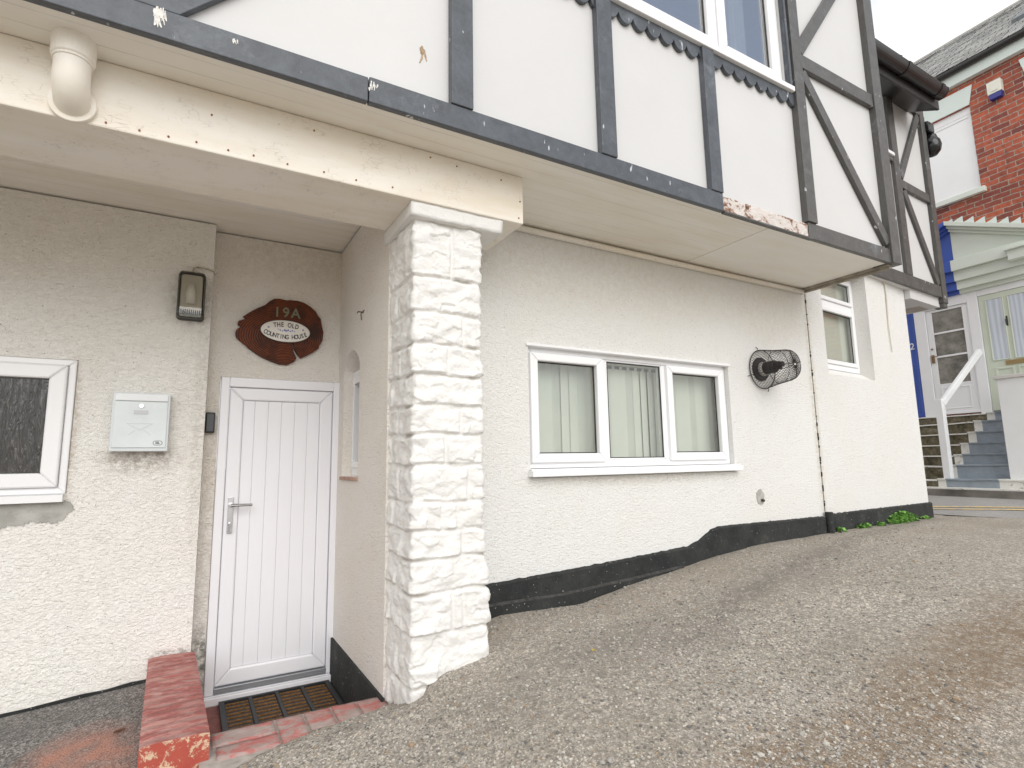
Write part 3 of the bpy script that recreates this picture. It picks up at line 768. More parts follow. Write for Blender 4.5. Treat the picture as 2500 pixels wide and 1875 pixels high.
mb = MB(); mb.box(1.876, 2.624, 0, .035, 3.06, 3.165); p3(mb, 'timber_rail', TB)
mb = MB(); mb.box(.9, 1.734, 0, .035, 3.34, 3.395, 0); p3(mb, 'timber_rail', TB)
mb = MB(); mb.box(.9, 1.734, -.02, .035, 3.397, 3.435, 0); p3(mb, 'sill', M['upvc'])
mb = MB(); mb.box(.9, 1.75, .10, .106, 3.44, 4.22); p3(mb, 'pane', M['glass'], 0)
for a, b in (((1.905, 3.20), (2.60, 4.21)), ((1.94, 3.045), (2.60, 2.02))):
    a, b = Vector(a), Vector(b); d = (b - a).normalized(); n = Vector((-d.y, d.x)) * .048
    mb = MB(); mb.xz([a - n, b - n, b + n, a + n], .003, .034); p3(mb, 'timber_brace', TB)
mb = MB(); mb.box(.9, 2.76, -.002, .035, 4.221, 4.34); p3(mb, 'timber_rail', TB)
mb = MB(); mb.box(1.86, 2.66, .045, .75, 1.752, 1.860); mb.box(2.35, 2.60, .15, .60, 1.747, 1.7515, 1); o = part(xform(mb, F3), 'jetty_slab', [M['panel'], M['mortar']])
# eaves: soffit box, fascia, gutter and mossy roof edge
mb = MB(); mb.prism([(2.932, 4.372), (3.26, 4.545), (3.26, 4.70), (2.932, 4.62)], lambda p, t: (t, p[0], p[1]), 5.5, 8.06); part(mb, 'eaves_box', M['timber_black'], .005)
mb = MB(); mb.box(5.5, 8.05, 2.90, 2.931, 4.362, 4.59); part(mb, 'fascia', plain('dark_fascia', (.045, .043, .042), .5), .005)
n = 14; GY, GZ, GR = 2.83, 4.545, .085
def garc(k): return [(GY + k * math.cos(math.pi + math.pi * i / n), GZ + k * 1.25 * math.sin(math.pi + math.pi * i / n)) for i in range(n + 1)]
def gpiece(name, x0, x1, r0, r1):
    mb = MB(); mb.prism(garc(r1) + garc(r0)[::-1], lambda p, t: (t, p[0], p[1]), x0, x1); return part(mb, name, M['timber_black'])
gpiece('gutter', 5.5, 7.95, GR - .006, GR)
for x in (7.0, 7.80): gpiece('gutter_union', x, x + .07, GR + .0005, GR + .008)
mb = MB(); mb.prism(garc(GR + .003), lambda p, t: (t, p[0], p[1]), 7.951, 7.962); part(mb, 'gutter_end', M['timber_black'])
q = NM('mossy_roof_tile'); q.rough(.95)
q.col(q.ramp(q.noise(24, 6, .8), [(.35, (.06, .05, .035)), (.52, (.20, .16, .11)), (.7, (.34, .29, .22))])); q.bump(q.noise(30, 5, .8), .03, 1); M['moss'] = q.m
mb = MB()
rnd = random.Random(5)
for row in range(10):
    y0 = 2.84 + row * .17; z0 = 4.60 + row * .115
    for i in range(26):
        x = 5.45 + i * .098
        if x > 7.93: continue
        dz = rnd.uniform(-.004, .012)
        mb.v += [(x, y0, z0 + dz), (x + .094, y0, z0 + dz), (x + .094, y0 + .20, z0 + .125), (x, y0 + .20, z0 + .125), (x, y0, z0 + .022 + dz), (x + .094, y0, z0 + .022 + dz), (x + .094, y0 + .20, z0 + .145), (x, y0 + .20, z0 + .145)]
        b = len(mb.v) - 8
        for f in ((0, 3, 2, 1), (4, 5, 6, 7), (0, 1, 5, 4), (1, 2, 6, 5), (2, 3, 7, 6), (3, 0, 4, 7)): mb.f.append(tuple(b + k for k in f)); mb.m.append(0)
for i in range(420):
    x = rnd.uniform(5.5, 7.95); y = rnd.uniform(2.82, 3.0); z = 4.62 + (y - 2.82) * .7 + .02; r = rnd.uniform(.010, .028)
    b = len(mb.v)
    for p in ico: k = rnd.uniform(.7, 1.2); mb.v.append((x + p[0] * r * k, y + p[1] * r * k, z + p[2] * r * .7 * k))
    for f in icf: mb.f.append(tuple(b + i_ for i_ in f)); mb.m.append(0)
part(mb, 'roof', M['moss'])

# ------------------------------------------------------------------ triple window (part of the house)
fw = MB()
yw = 3.14
fw.frame(1.922, 3.902, -.045, .783, .05, yw, yw + .07, wt=.045)
fw.box(2.565, 2.615, yw + .002, yw + .066, .005, .737); fw.box(3.175, 3.225, yw + .002, yw + .066, .005, .737)
fw.frame(2.6155, 3.1745, .0055, .7365, .012, yw + .004, yw + .05)
wi = part(fw, 'window', M['upvc'], .006)
for a, b in ((1.945, 2.572), (3.205, 3.855)):
    fw = MB(); fw.frame(a, b, -.008, .735, .062, yw - .028, yw + .03, wb=.062, wt=.055); part(fw, 'casement', M['upvc'], .009, wi)
for a, b, c_, d in ((2.0, 2.515, .05, .685), (2.622, 3.168, .012, .730), (3.262, 3.798, .05, .685)):
    fw = MB(); fw.box(a, b, yw + .016, yw + .021, c_, d); part(fw, 'pane', M['glass'], parent=wi)
    fw = MB(); fw.frame(a + .006, b - .005, c_ + .0035, d - .0045, .008, yw + .009, yw + .0155); part(fw, 'gasket', M['gasket'], parent=wi)
mb = MB(); mb.box(1.90, 3.93, 3.035, yw - .001, -.098, -.058); mb.box(1.905, 3.925, 3.06, yw, -.058, -.047); part(mb, 'sill', M['upvc'], .006, wi)
mb = MB(); mb.box(1.90, 3.915, 3.082, yw - .001, .770, .789); part(mb, 'drip_moulding', M['upvc'], .005, wi)
# left window
fw = MB(); fw.frame(-1.60, -.597, -.132, .628, .035, 4.0, 4.07)
wi = part(fw, 'window', M['upvc'], .006)
fw = MB(); fw.frame(-1.563, -.634, -.096, .592, .080, 3.975, 4.035); part(fw, 'casement', M['upvc'], .010, wi)
fw = MB(); fw.box(-1.49, -.705, 4.005, 4.011, -.03, .525); part(fw, 'pane', M['obscured'], parent=wi)
mb = MB(); mb.box(-1.62, -.602, 3.965, 4.018, -.176, -.136); mb.box(-1.62, -.600, 3.98, 4.018, -.135, -.133); part(mb, 'sill', M['upvc'], .005, wi)
# blinds (top-level: they hang inside)
mb = MB(); rnd = random.Random(2)
for i in range(26):
    x = 1.955 + i * .0765; an = R(rnd.uniform(-12, 14)); hw = .0430
    x0_, x1_ = x - hw * math.cos(an), x + hw * math.cos(an); ya, yb_ = 3.275 - hw * math.sin(an), 3.275 + hw * math.sin(an)
    mb.poly([(x0_, ya, -.06), (x1_, yb_, -.06), (x1_, yb_, .70), (x0_, ya, .70)], i % 3 == 1)  # every third slat coloured darker for contrast between slats
    mb.box(x - .012, x + .012, 3.272, 3.278, .70, .725)
mb.box(1.95, 3.90, 3.255, 3.30, .728, .76)
tag(mb.build('vertical_blind', [M['blind'], plain('darker_blind_fabric', (0.70, 0.69, 0.63), 0.9)]), 'cream vertical slat blind hanging inside the triple window', 'blind')
mb = MB()
for i in range(16):
    x = .42 + i * .062
    mb.poly([(x, .225, .90), (x + .062, .215, .90), (x + .062, .215, 1.95), (x, .225, 1.95)])
tag(xform(mb, F5).build('vertical_blind', M['blind']), 'pale blind inside the tall window near the far corner', 'blind')

# ------------------------------------------------------------------ front door (part of the house)
D = MB(); yd = 4.125
for a, b, c_, d in ((.153, .205, -1.40, .597), (.880, .934, -1.40, .597), (.205, .880, .532, .597)): D.box(a, b, yd - .01, yd + .07, c_, d)
door = part(D, 'door', M['upvc_door'], .006)
D = MB(); D.frame(.208, .877, -1.358, .530, .085, yd + .005, yd + .05, wb=.095, wt=.085); part(D, 'leaf', M['upvc_door'], .010, door)
D = MB(); x = .300; edges = [.2935, .366, .451, .536, .622, .708, .7915]
for a, b in zip(edges, edges[1:]): D.box(a + .0012, b - .0012, yd + .022, yd + .04, -1.262, .444)
D.box(.2935, .7915, yd + .0285, yd + .045, -1.2625, .4445)
part(D, 'boarded_panel', M['upvc_door'], .0022, door)
D = MB(); D.box(.206, .879, yd - .012, yd + .06, -1.392, -1.362); part(D, 'threshold', M['grey_ally'], .003, door)
D = MB(); D.box(.15, .938, yd - .045, yd - .0125, -1.45, -1.405); D.box(.15, .938, yd - .012, yd + .08, -1.45, -1.403); part(D, 'door_sill', M['upvc_door'], .004, door)
D = MB(); D.box(.231, .262, yd - .008, yd + .003, -.425, -.195); D.tube([(.246, yd - .005, -.245), (.246, yd - .052, -.245)], .012, 12)
D.tube([(.246, yd - .050, -.245), (.30, yd - .054, -.246), (.372, yd - .052, -.247)], [.012, .0095, .0085], 10); D.tube([(.246, yd - .004, -.365), (.246, yd - .018, -.365)], .010, 12); D.box(.2435, .2485, yd - .045, yd - .018, -.378, -.360)
D.tube([(.246, yd - .035, -.368), (.244, yd - .036, -.415)], .004, 6)
part(D, 'handle', M['chrome'], .004, door)

# ------------------------------------------------------------------ stone pillar (part of the house)
rows = [1.262, .953, .766, .602, .446, .291, .146, -.006, -.186, -.323, -.456, -.612, -.800, -1.03, -1.40]
fj = [[.55], [], [.72], [.50], [], [.68], [.45], [.78], [.40, .62], [.68], [], [.52, .66], [.45], [.6]]
lj = [[.30], [.24], [.35], [.18], [.30], [.22], [.33], [.20], [.28], [.36], [.22], [.30], [.19], [.30]]
LF, FF, RF = .395, .405, .50          # left face, front face and right face widths
def pil(t, z):
    i = 0
    while i < len(rows) - 2 and z < rows[i + 1]: i += 1
    zt, zb = rows[i], rows[i + 1]
    zw = z + .013 * noise.noise(Vector((t * 5, z * 2, 9))) + .004 * noise.noise(Vector((t * 30, z * 8, 2)))
    js = [-1.0] + [LF - j for j in lj[i]] + [LF + FF * j for j in fj[i]] + [LF + FF + .2 + .03 * (i % 4)] + [3.0]
    js.sort()
    tw = t + .006 * noise.noise(Vector((t * 4, z * 6, 4)))
    k = max(a for a in range(len(js) - 1) if js[a] <= tw) if tw > js[0] else 0
    dh = min(zt - zw, zw - zb); dv = min(tw - js[k], js[k + 1] - tw)
    eb = min(max(zw - zb - .003, 0) / .0075, 1); et = min(max(zt - zw - .002, 0) / .022, 1)
    e = min(eb, et * et * (3 - 2 * et))
    ev = min(max(dv - .005, 0) / .014, 1); ev = .22 + .78 * ev * ev * (3 - 2 * ev)
    s0 = noise.noise(Vector((i * 3.7, k * 5.1, 1))) * .007
    V3 = Vector((t * 7 + i * 11, z * 9, k * 7))
    a1 = noise.noise(V3) * .010 + noise.noise(V3 * 2.3) * .008
    # flat chiselled facets
    cf = noise.voronoi(Vector((t * 13 + i * 5, z * 22, k * 3.0)))[1][0]
    a2 = (noise.noise(cf * 2.1)) * .011
    fine = noise.noise(Vector((t * 60, z * 75, 2))) * .0022
    lean = .007 * (1 - (zw - zb) / (zt - zb))        # rock faces swell towards their lower edge
    h = (.010 + lean + s0 + a1 * 1.3 + a2 * .95) * e * ev + fine + .004 * noise.noise(Vector((t * 9, z * 9, 7)))
    return h, e
step = .0055
nt_, nz_ = int((LF + FF + RF) / step), int((1.262 + 1.40) / step)
mb = MB(); rc = .018; crev = []
def pbase(t, z):
    top = (z + 1.2) / 2.5
    xl = .936 - .012 * max(0, top - .5) ; xr = 1.316 + .024 * max(0, min(1, (-.3 - z) / .4))
    if t < LF - rc: return Vector((xl, 2.59 + (LF - t), z)), Vector((-1, 0, 0))
    if t < LF + rc:
        a = (t - LF + rc) / (2 * rc) * math.pi / 2
        return Vector((xl + rc * (1 - math.cos(a)), 2.59 + rc * (1 - math.sin(a)), z)), Vector((-math.cos(a), -math.sin(a), 0))
    if t < LF + FF - rc: return Vector((xl + rc + (t - LF - rc) * (xr - xl - 2 * rc) / (FF - 2 * rc), 2.59, z)), Vector((0, -1, 0))
    if t < LF + FF + rc:
        a = (t - LF - FF + rc) / (2 * rc) * math.pi / 2
        return Vector((xr - rc * (1 - math.sin(a)), 2.59 + rc * (1 - math.cos(a)), z)), Vector((math.sin(a), -math.cos(a), 0))
    return Vector((xr, 2.59 + (t - LF - FF), z)), Vector((1, 0, 0))
for j in range(nz_ + 1):
    z = -1.40 + (1.262 + 1.40) * j / nz_
    for i in range(nt_ + 1):
        t = (LF + FF + RF) * i / nt_
        p, n = pbase(t, z)
        h, e_ = pil(t, z); h *= (1.0 if t > LF - .02 else .85)
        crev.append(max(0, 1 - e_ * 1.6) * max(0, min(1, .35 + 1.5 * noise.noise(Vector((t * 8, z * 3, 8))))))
        mb.v.append(tuple(p + n * (h - .006)))
for j in range(nz_):
    for i in range(nt_):
        a = j * (nt_ + 1) + i; mb.f.append((a, a + 1, a + nt_ + 2, a + nt_ + 1)); mb.m.append(0)
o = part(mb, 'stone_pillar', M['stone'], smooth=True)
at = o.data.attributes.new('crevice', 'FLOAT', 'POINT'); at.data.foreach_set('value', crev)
rough_box(.905, 1.432, 2.553, 3.02, 1.252, 1.332, .02, .004, 14, 'pillar_cap', M['stone'])

# wood sign, lamps etc. ------------------------------------------------------
DY = .0
q = NM('varnished_log_slice'); q.rough(.45); q.b.inputs['Specular IOR Level'].default_value = .25
wv = q.n('ShaderNodeTexWave', wave_type='RINGS', rings_direction='SPHERICAL'); wv.inputs['Scale'].default_value = 26; wv.inputs['Distortion'].default_value = 2.2; wv.inputs['Detail'].default_value = 3; wv.inputs['Detail Scale'].default_value = 1.2
q.l(q.co((.8, 1, 1.15), (0, 0, 0), (0, 0, .05)), wv.inputs['Vector'])
c = q.ramp(wv.outputs['Fac'], [(.0, (.030, .007, .003)), (.5, (.13, .026, .006)), (1.0, (.21, .050, .010))])
c = q.mix(q.ramp(q.noise(7, 6, .7), [(.42, 0.0), (.62, .8)]), c, (.022, .009, .006)); q.col(c); q.bump(wv.outputs['Fac'], .002, .5); M['log'] = q.m
M['letter_grey'] = plain('weathered_grey_letters', (.17, .165, .10), .6)
M['letter_black'] = plain('black_letter_enamel', (.02, .02, .02), .4)
M['ceramic'] = plain('glazed_cream_ceramic', (.74, .70, .64), .18, 0, .05, 9)
outl = [(0.261, 1.02), (0.300, 1.055), (0.349, 1.091), (0.398, 1.12), (0.423, 1.149), (0.456, 1.173), (0.49, 1.177), (0.539, 1.172), (0.556, 1.176), (0.612, 1.178), (0.655, 1.169), (0.698, 1.147), (0.739, 1.113), (0.755, 1.084), (0.774, 1.063), (0.784, 1.01), (0.796, 0.964), (0.791, 0.902), (0.772, 0.865), (0.766, 0.842), (0.731, 0.812), (0.682, 0.781), (0.646, 0.759), (0.618, 0.791), (0.596, 0.83), (0.594, 0.862), (0.587, 0.862), (0.592, 0.812), (0.618, 0.757), (0.6, 0.73), (0.556, 0.705), (0.508, 0.706), (0.447, 0.725), (0.383, 0.751), (0.336, 0.782), (0.307, 0.801), (0.283, 0.824), (0.253, 0.847), (0.227, 0.869), (0.22, 0.901), (0.224, 0.923), (0.243, 0.943), (0.255, .950), (0.232, 0.960), (0.231, 0.978), (0.24, 0.99), (0.27, 1.003), (.285, 1.008)]
S = empty('wooden_sign', (.51, 4.148, .94), 'dark red log slice sign over the door with an oval name plaque', 'sign')
mb = MB(); mb.xz(outl, 4.118, 4.149)
sb = mb.build('log_slice', M['log'], S, bevel=.004)
mb = MB(); mb.xz([(.537 + .163 * math.cos(a), .943 + .078 * math.sin(a)) for a in [2 * math.pi * i / 48 for i in range(48)]], 4.108, 4.118)
mb.build('name_plaque', M['ceramic'], S, bevel=.003)
mb = MB()
ring = lambda k, i: (.537 + .163 * k * math.cos(2 * math.pi * i / 48), .943 + .078 * k * math.sin(2 * math.pi * i / 48))
for i in range(48): mb.xz([ring(1.0, i), ring(1.0, i + 1), ring(1.03, i + 1), ring(1.03, i)], 4.106, 4.1175)
mb.build('plaque_rim', M['letter_black'], S)
def text_mesh(parts, name, mat, parent, ext=.0008):
    """parts: list of (string, size, x, y, z, rot_in_plane, shear); text stands in the XZ plane facing -Y"""
    V, Fc = [], []
    for st, size, x, y, z, rot, sx in parts:
        cu = bpy.data.curves.new('t', 'FONT'); cu.body = st; cu.size = size; cu.extrude = ext; cu.align_x = 'CENTER'; cu.align_y = 'CENTER'; cu.offset = size * .018
        ob = bpy.data.objects.new('t', cu); col.objects.link(ob)
        me = bpy.data.meshes.new_from_object(ob.evaluated_get(bpy.context.evaluated_depsgraph_get()))
        bpy.data.objects.remove(ob); b = len(V); ca, sa = math.cos(rot), math.sin(rot)
        for v in me.vertices:
            px, pz = v.co.x * sx, v.co.y
            V.append((x + px * ca - pz * sa, y - v.co.z, z + px * sa + pz * ca))
        Fc += [tuple(b + i for i in p.vertices) for p in me.polygons]
        bpy.data.meshes.remove(me); bpy.data.curves.remove(cu)
    mb = MB(); mb.v = V; mb.f = Fc; mb.m = [0] * len(Fc)
    return mb.build(name, mat, parent)
text_mesh([('1', .098, .477, 4.1165, 1.075, 0, .9), ('9', .098, .535, 4.1165, 1.077, 0, .95), ('A', .098, .600, 4.1165, 1.078, 0, .95)], 'house_number', M['letter_grey'], S)
lets = []
def arc_text(s_, cx, half, cz, rx_, rz_, size, sg):
    n = len(s_)
    for i, ch in enumerate(s_):
        if ch == ' ': continue
        dx_ = -half + 2 * half * i / (n - 1); c_ = math.sqrt(max(.05, 1 - (dx_ / rx_) ** 2))
        lets.append((ch, size, cx + dx_, 4.1065, cz + sg * rz_ * c_, math.atan(-sg * rz_ / rx_ * (dx_ / rx_) / c_) * .8, .74))
arc_text('THE OLD', .537, .072, .925, .150, .062, .046, 1)
arc_text('COUNTING HOUSE', .537, .132, .962, .160, .062, .044, -1)
text_mesh(lets, 'lettering', M['letter_black'], S)
mb = MB()
for x, z, r_ in ((.50, .948, .006), (.515, .943, .005), (.53, .950, .008), (.541, .945, .007), (.553, .951, .007), (.567, .944, .005), (.58, .95, .006), (.425, .962, .007), (.652, .962, .007), (.487, .953, .004), (.595, .945, .004)):
    for k in range(5):
        a = k * 1.256; mb.tube([(x + r_ * .6 * math.cos(a), 4.1078, z + r_ * .6 * math.sin(a)), (x + r_ * .6 * math.cos(a), 4.1068, z + r_ * .6 * math.sin(a))], r_ * .45, 6)
mb.build('painted_flowers', plain('blue_flower_glaze', (.14, .17, .42), .3), S)

# letter box
B = empty('letter_box', (-.265, 4.0, .1), 'pale grey metal letter box on the roughcast wall left of the door', 'letter box')
M['box'] = plain('pale_grey_enamel', (.66, .70, .71), .30, 0, .015)
mb = MB(); mb.box(-.408, -.121, 3.93, 4.019, .100, .445); mb.build('casing', M['box'], B, bevel=.004)
mb = MB(); mb.box(-.396, -.133, 3.922, 3.9295, .1215, .392); lid = mb.build('door', plain('pale_grey_enamel_door', (.69, .735, .745), .28), B, bevel=.002)
mb = MB(); mb.box(-.396, -.133, 3.920, 3.9295, .396, .437); mb.build('flap', plain('white_grey_flap', (.78, .80, .81), .3), B, bevel=.003)
mb = MB(); mb.tube([(-.265, 3.9215, .366), (-.265, 3.914, .366)], .0115, 16); mb.build('lock', M['chrome'], B)
mb = MB(); mb.box(-.300, -.231, 3.9185, 3.9215, .318, .341); mb.build('name_plate', plain('clear_plate', (.55, .56, .58), .2), B)
ev = MB()
for p in (((-.33, .262), (-.205, .262)), ((-.33, .262), (-.268, .224)), ((-.205, .262), (-.268, .224)), ((-.32, .195), (-.285, .226)), ((-.21, .195), (-.25, .226))):
    ev.tube([(p[0][0], 3.9212, p[0][1]), (p[1][0], 3.9212, p[1][1])], .0012, 6)
ev.build('embossed_envelope', M['box'], B)
mb = MB()
hx = [(-.172 + .024 * math.copysign(abs(math.cos(a)) ** .6, math.cos(a)), .149 + .014 * math.copysign(abs(math.sin(a)) ** .9, math.sin(a))) for a in [2 * math.pi * i / 24 for i in range(24)]]
for i in range(24):
    a, b = hx[i], hx[(i + 1) % 24]; ca = (-.172 + (a[0] + .172) * .9, .149 + (a[1] - .149) * .88); cb = (-.172 + (b[0] + .172) * .9, .149 + (b[1] - .149) * .88)
    mb.xz([a, b, cb, ca], 3.9205, 3.9218)
bd = mb.build('badge', M['letter_black'], B)
text_mesh([('SIL', .021, -.172, 3.9213, .149, 0, .95)], 'badge_lettering', M['letter_black'], B)

# wall lamp
L = empty('wall_lamp', (-.05, 4.02, .93), 'unlit rectangular bulkhead lamp with smoky ribbed cover beside the porch corner', 'lamp')
M['lamp_body'] = plain('dark_grey_lamp_body', (.045, .042, .038), .45)
M['smoke'] = glass('smoky_lamp_cover', (.78, .77, .73), .07)
def rrect(x0, x1, z0, z1, r_, n=5):
    pts = []
    for cx_, cz_, a0 in ((x1 - r_, z0 + r_, -90), (x1 - r_, z1 - r_, 0), (x0 + r_, z1 - r_, 90), (x0 + r_, z0 + r_, 180)):
        for i in range(n + 1): a = R(a0 + 90 * i / n); pts.append((cx_ + r_ * math.cos(a), cz_ + r_ * math.sin(a)))
    return pts
mb = MB(); mb.xz(rrect(-.126, .028, .928, 1.228, .024), 3.985, 4.019); mb.build('base', M['lamp_body'], L, bevel=.004)
mb = MB(); mb.xz(rrect(-.110, .012, .975, 1.214, .018), 3.945, 3.984); mb.build('reflector', plain('lamp_reflector', (.55, .52, .45), .4), L, bevel=.006)
mb = MB(); mb.tube([(-.05, 3.938, 1.02), (-.05, 3.938, 1.09), (-.05, 3.938, 1.15)], [.028, .030, .016], 14); mb.build('bulb', plain('white_bulb', (.8, .79, .74), .3), L, smooth=True)
mb = MB(); mb.xz(rrect(-.121, .023, .934, 1.223, .024), 3.895, 3.984); mb.build('cover', M['smoke'], L, bevel=.012)
mb = MB()
o_, i_ = rrect(-.124, .026, .931, 1.226, .024), rrect(-.117, .019, .938, 1.219, .018)
for k in range(len(o_)):
    j = (k + 1) % len(o_); mb.xz([o_[k], o_[j], i_[j], i_[k]], 3.935, 3.984)
for x in [-.10 + .011 * k for k in range(10)]: mb.box(x, x + .004, 3.889, 3.894, .942, .972)
mb.build('rim', M['lamp_body'], L)
mb = MB(); mb.tube([(-.05, 4.0, 1.225), (-.05, 4.0, 1.25)], .012, 10); mb.tube([(-.05, 4.0, 1.25), (-.045, 4.0, 1.275), (-.025, 4.008, 1.29), (.03, 4.010, 1.285), (.066, 4.012, 1.275), (.076, 4.04, 1.26)], .0045, 8)
mb.build('cable', plain('grimy_cream_cable', (.42, .37, .28), .7), L)

# door chime / key safe box
I = empty('door_entry_box', (.11, 4.15, .22), 'small black box fixed beside the door frame', 'key safe')
mb = MB(); mb.box(.074, .128, 4.105, 4.149, .222, .356); mb.build('casing', M['gasket'], I, bevel=.005)
mb = MB(); mb.box(.080, .122, 4.101, 4.1045, .232, .346); mb.build('cover', plain('dark_slate_plastic', (.045, .05, .055), .35), I, bevel=.002)

# hook on side wall
mb = MB(); mb.tube([(.919, 3.492, .975), (.885, 3.492, .975), (.880, 3.485, .965)], .004, 8); mb.tube([(.919, 3.47, .985), (.905, 3.50, .965), (.915, 3.52, .93)], .003, 6)
tag(mb.build('wall_hook', plain('rusty_hook', (.09, .06, .045), .8)), 'small rusty hook on the porch side wall', 'hook')

# soil pipe elbow through the beam
P = empty('drain_pipe', (-.466, 2.50, 1.40), 'cream painted pipe elbow dropping from the soffit into the porch beam', 'pipe')
px = -.466
path = [(px, 2.468, 1.64), (px, 2.468, 1.55), (px, 2.468, 1.475)] + [(px, 2.553 - .085 * math.cos(a), 1.475 - .085 * math.sin(a)) for a in [R(9 * i) for i in range(1, 11)]]
mb = MB(); mb.tube(path, .0585, 28); o = mb.build('elbow', M['pipe'], P, smooth=True)
mb = MB(); mb.tube([(px, 2.468, 1.614), (px, 2.468, 1.535), (px, 2.468, 1.528)], [.071, .069, .060], 28); mb.tube([(px, 2.468, 1.530), (px, 2.468, 1.520)], .064, 28); mb.build('collar', M['pipe'], P, bevel=.003)
mb = MB(); mb.tube([(px, 2.520, 1.392), (px, 2.541, 1.392)], .076, 28); mb.build('flange', M['pipe'], P, bevel=.004)

# white pole-top cable hanging on the far wall
mb = MB(); pts = [F5(s_, -.012, z) for s_, z in ((1.50, 2.045), (1.62, 2.045), (1.76, 2.04), (1.845, 1.99), (1.85, 1.85), (1.82, 1.50), (1.83, 1.30), (1.835, 1.22), (1.832, 1.18))]
mb.tube(pts, [.010, .010, .010, .010, .009, .006, .005, .005, .004], 8)
tag(mb.build('cable', plain('cream_cable', (.62, .58, .50), .7)), 'loose cream cable hanging down the far wall under the jetty', 'cable')

# cement patches
def blob(cx_, cz_, rx_, rz_, y, name, mat, seed, n=40):
    prof = []
    for i in range(n):
        a = 2 * math.pi * i / n; k = 1 + .22 * noise.noise(Vector((math.cos(a) * 2, math.sin(a) * 2, seed))) + .10 * noise.noise(Vector((math.cos(a) * 7, math.sin(a) * 7, seed)))
        prof.append((cx_ + rx_ * k * math.cos(a), cz_ + rz_ * k * math.sin(a)))
    mb = MB(); mb.xz(prof, y, y + .012); return mb
part(blob(4.195, -.325, .048, .062, 3.094, '', None, 3), 'cement_patch', M['cement'])
mb = MB(); mb.tube([(4.205, 3.092, -.352), (4.203, 3.070, -.356)], .012, 8); part(mb, 'bolt', M['lamp_body'])
rp_ = []
rnd = random.Random(9)
top = [(-1.7, -.17), (-.60, -.17), (-.572, -.180)]
low = [(-.555, -.205), (-.552, -.225), (-.575, -.235), (-.585, -.262), (-.61, -.285), (-.64, -.292), (-.67, -.283), (-.70, -.285), (-.74, -.278), (-.78, -.300), (-.82, -.290), (-.87, -.315), (-.95, -.30), (-1.1, -.31), (-1.3, -.29), (-1.7, -.30)]
lw = []
for (a, b), (c_, d) in zip(low, low[1:]):
    for k in range(4): t = k / 4; lw.append((a + (c_ - a) * t + rnd.uniform(-.006, .006), b + (d - b) * t + rnd.uniform(-.007, .007)))
lw.append(low[-1])
mb = MB(); mb.xz(top + lw, 4.0135, 4.0205); part(mb, 'cement_patch', M['cement'])

# boiler flue with wire guard
FL = empty('flue_guard', (4.35, 3.10, .78), 'black boiler flue inside a dark wire cage on the white wall', 'flue')
cx_, cz_ = 4.345, .775
mb = MB(); mb.tube([(cx_ - .02, 3.099, cz_), (cx_ - .02, 3.080, cz_)], .105, 32); mb.build('wall_seal', M['gasket'], FL, bevel=.004)
mb = MB(); mb.tube([(cx_ - .01, 3.078, cz_), (cx_ - .01, 3.055, cz_)], .062, 24); mb.build('collar', plain('pale_collar', (.55, .55, .52), .5), FL)
mb = MB(); mb.tube([(cx_, 3.0545, cz_ + .005), (cx_, 2.965, cz_ + .008), (cx_, 2.955, cz_ + .008)], [.055, .055, .050], 24); mb.tube([(cx_, 2.958, cz_ + .012), (cx_, 2.915, cz_ + .012)], .038, 20); mb.tube([(cx_ + .0, 2.92, cz_ + .018), (cx_ + .0, 2.885, cz_ + .018)], .024, 16)
mb.build('terminal', M['gasket'], FL, bevel=.004)
def cage():
    me_v, me_f = [], []
    prof = [(.172, 3.085), (.168, 3.05), (.160, 3.01), (.150, 2.965), (.142, 2.92), (.138, 2.88), (.134, 2.845), (.125, 2.815), (.108, 2.795), (.08, 2.785), (.045, 2.780), (.012, 2.779)]
    # resample
    pp = []
    for (r0, y0), (r1, y1) in zip(prof, prof[1:]):
        n = max(1, round(math.hypot(r1 - r0, y1 - y0) / .0165))
        for k in range(n): pp.append((r0 + (r1 - r0) * k / n, y0 + (y1 - y0) * k / n))
    pp.append(prof[-1]); N = 40
    for i, (r0, y0) in enumerate(pp):
        for k in range(N):
            a = 2 * math.pi * (k + .5 * (i % 2)) / N; me_v.append((cx_ + r0 * math.cos(a), y0, cz_ + r0 * math.sin(a)))
    E_ = set()
    for i in range(len(pp) - 1):
        for k in range(N):
            k2 = k + 1 if i % 2 else k - 1
            E_.add((i * N + k, (i + 1) * N + k)); E_.add((i * N + k, (i + 1) * N + k2 % N))
    return me_v, E_
cv, ce = cage()
mb = MB()
for a, b in ce:
    pa, pb = Vector(cv[a]), Vector(cv[b])
    if (pa - pb).length < .002: continue
    mb.tube([pa, pb], .0015, 3, caps=False)
M['wire'] = plain('dark_wire', (.03, .022, .018), .55)
mb.build('wire_mesh', M['wire'], FL)
mb = MB()
for r_, y in ((.173, 3.086), (.145, 2.93)):
    mb.tube([(cx_ + r_ * math.cos(2 * math.pi * k / 40), y, cz_ + r_ * math.sin(2 * math.pi * k / 40)) for k in range(41)], .004 if y > 3 else .0025, 6, caps=False)
for a in (R(15), R(105), R(200), R(290)):
    mb.tube([(cx_ + r_ * math.cos(a), y, cz_ + r_ * math.sin(a)) for r_, y in ((.205, 3.098), (.19, 3.085), (.172, 3.085), (.15, 2.965), (.138, 2.88), (.134, 2.845), (.108, 2.795), (.02, 2.780))], .003, 6)
mb.build('frame_rods', M['wire'], FL)

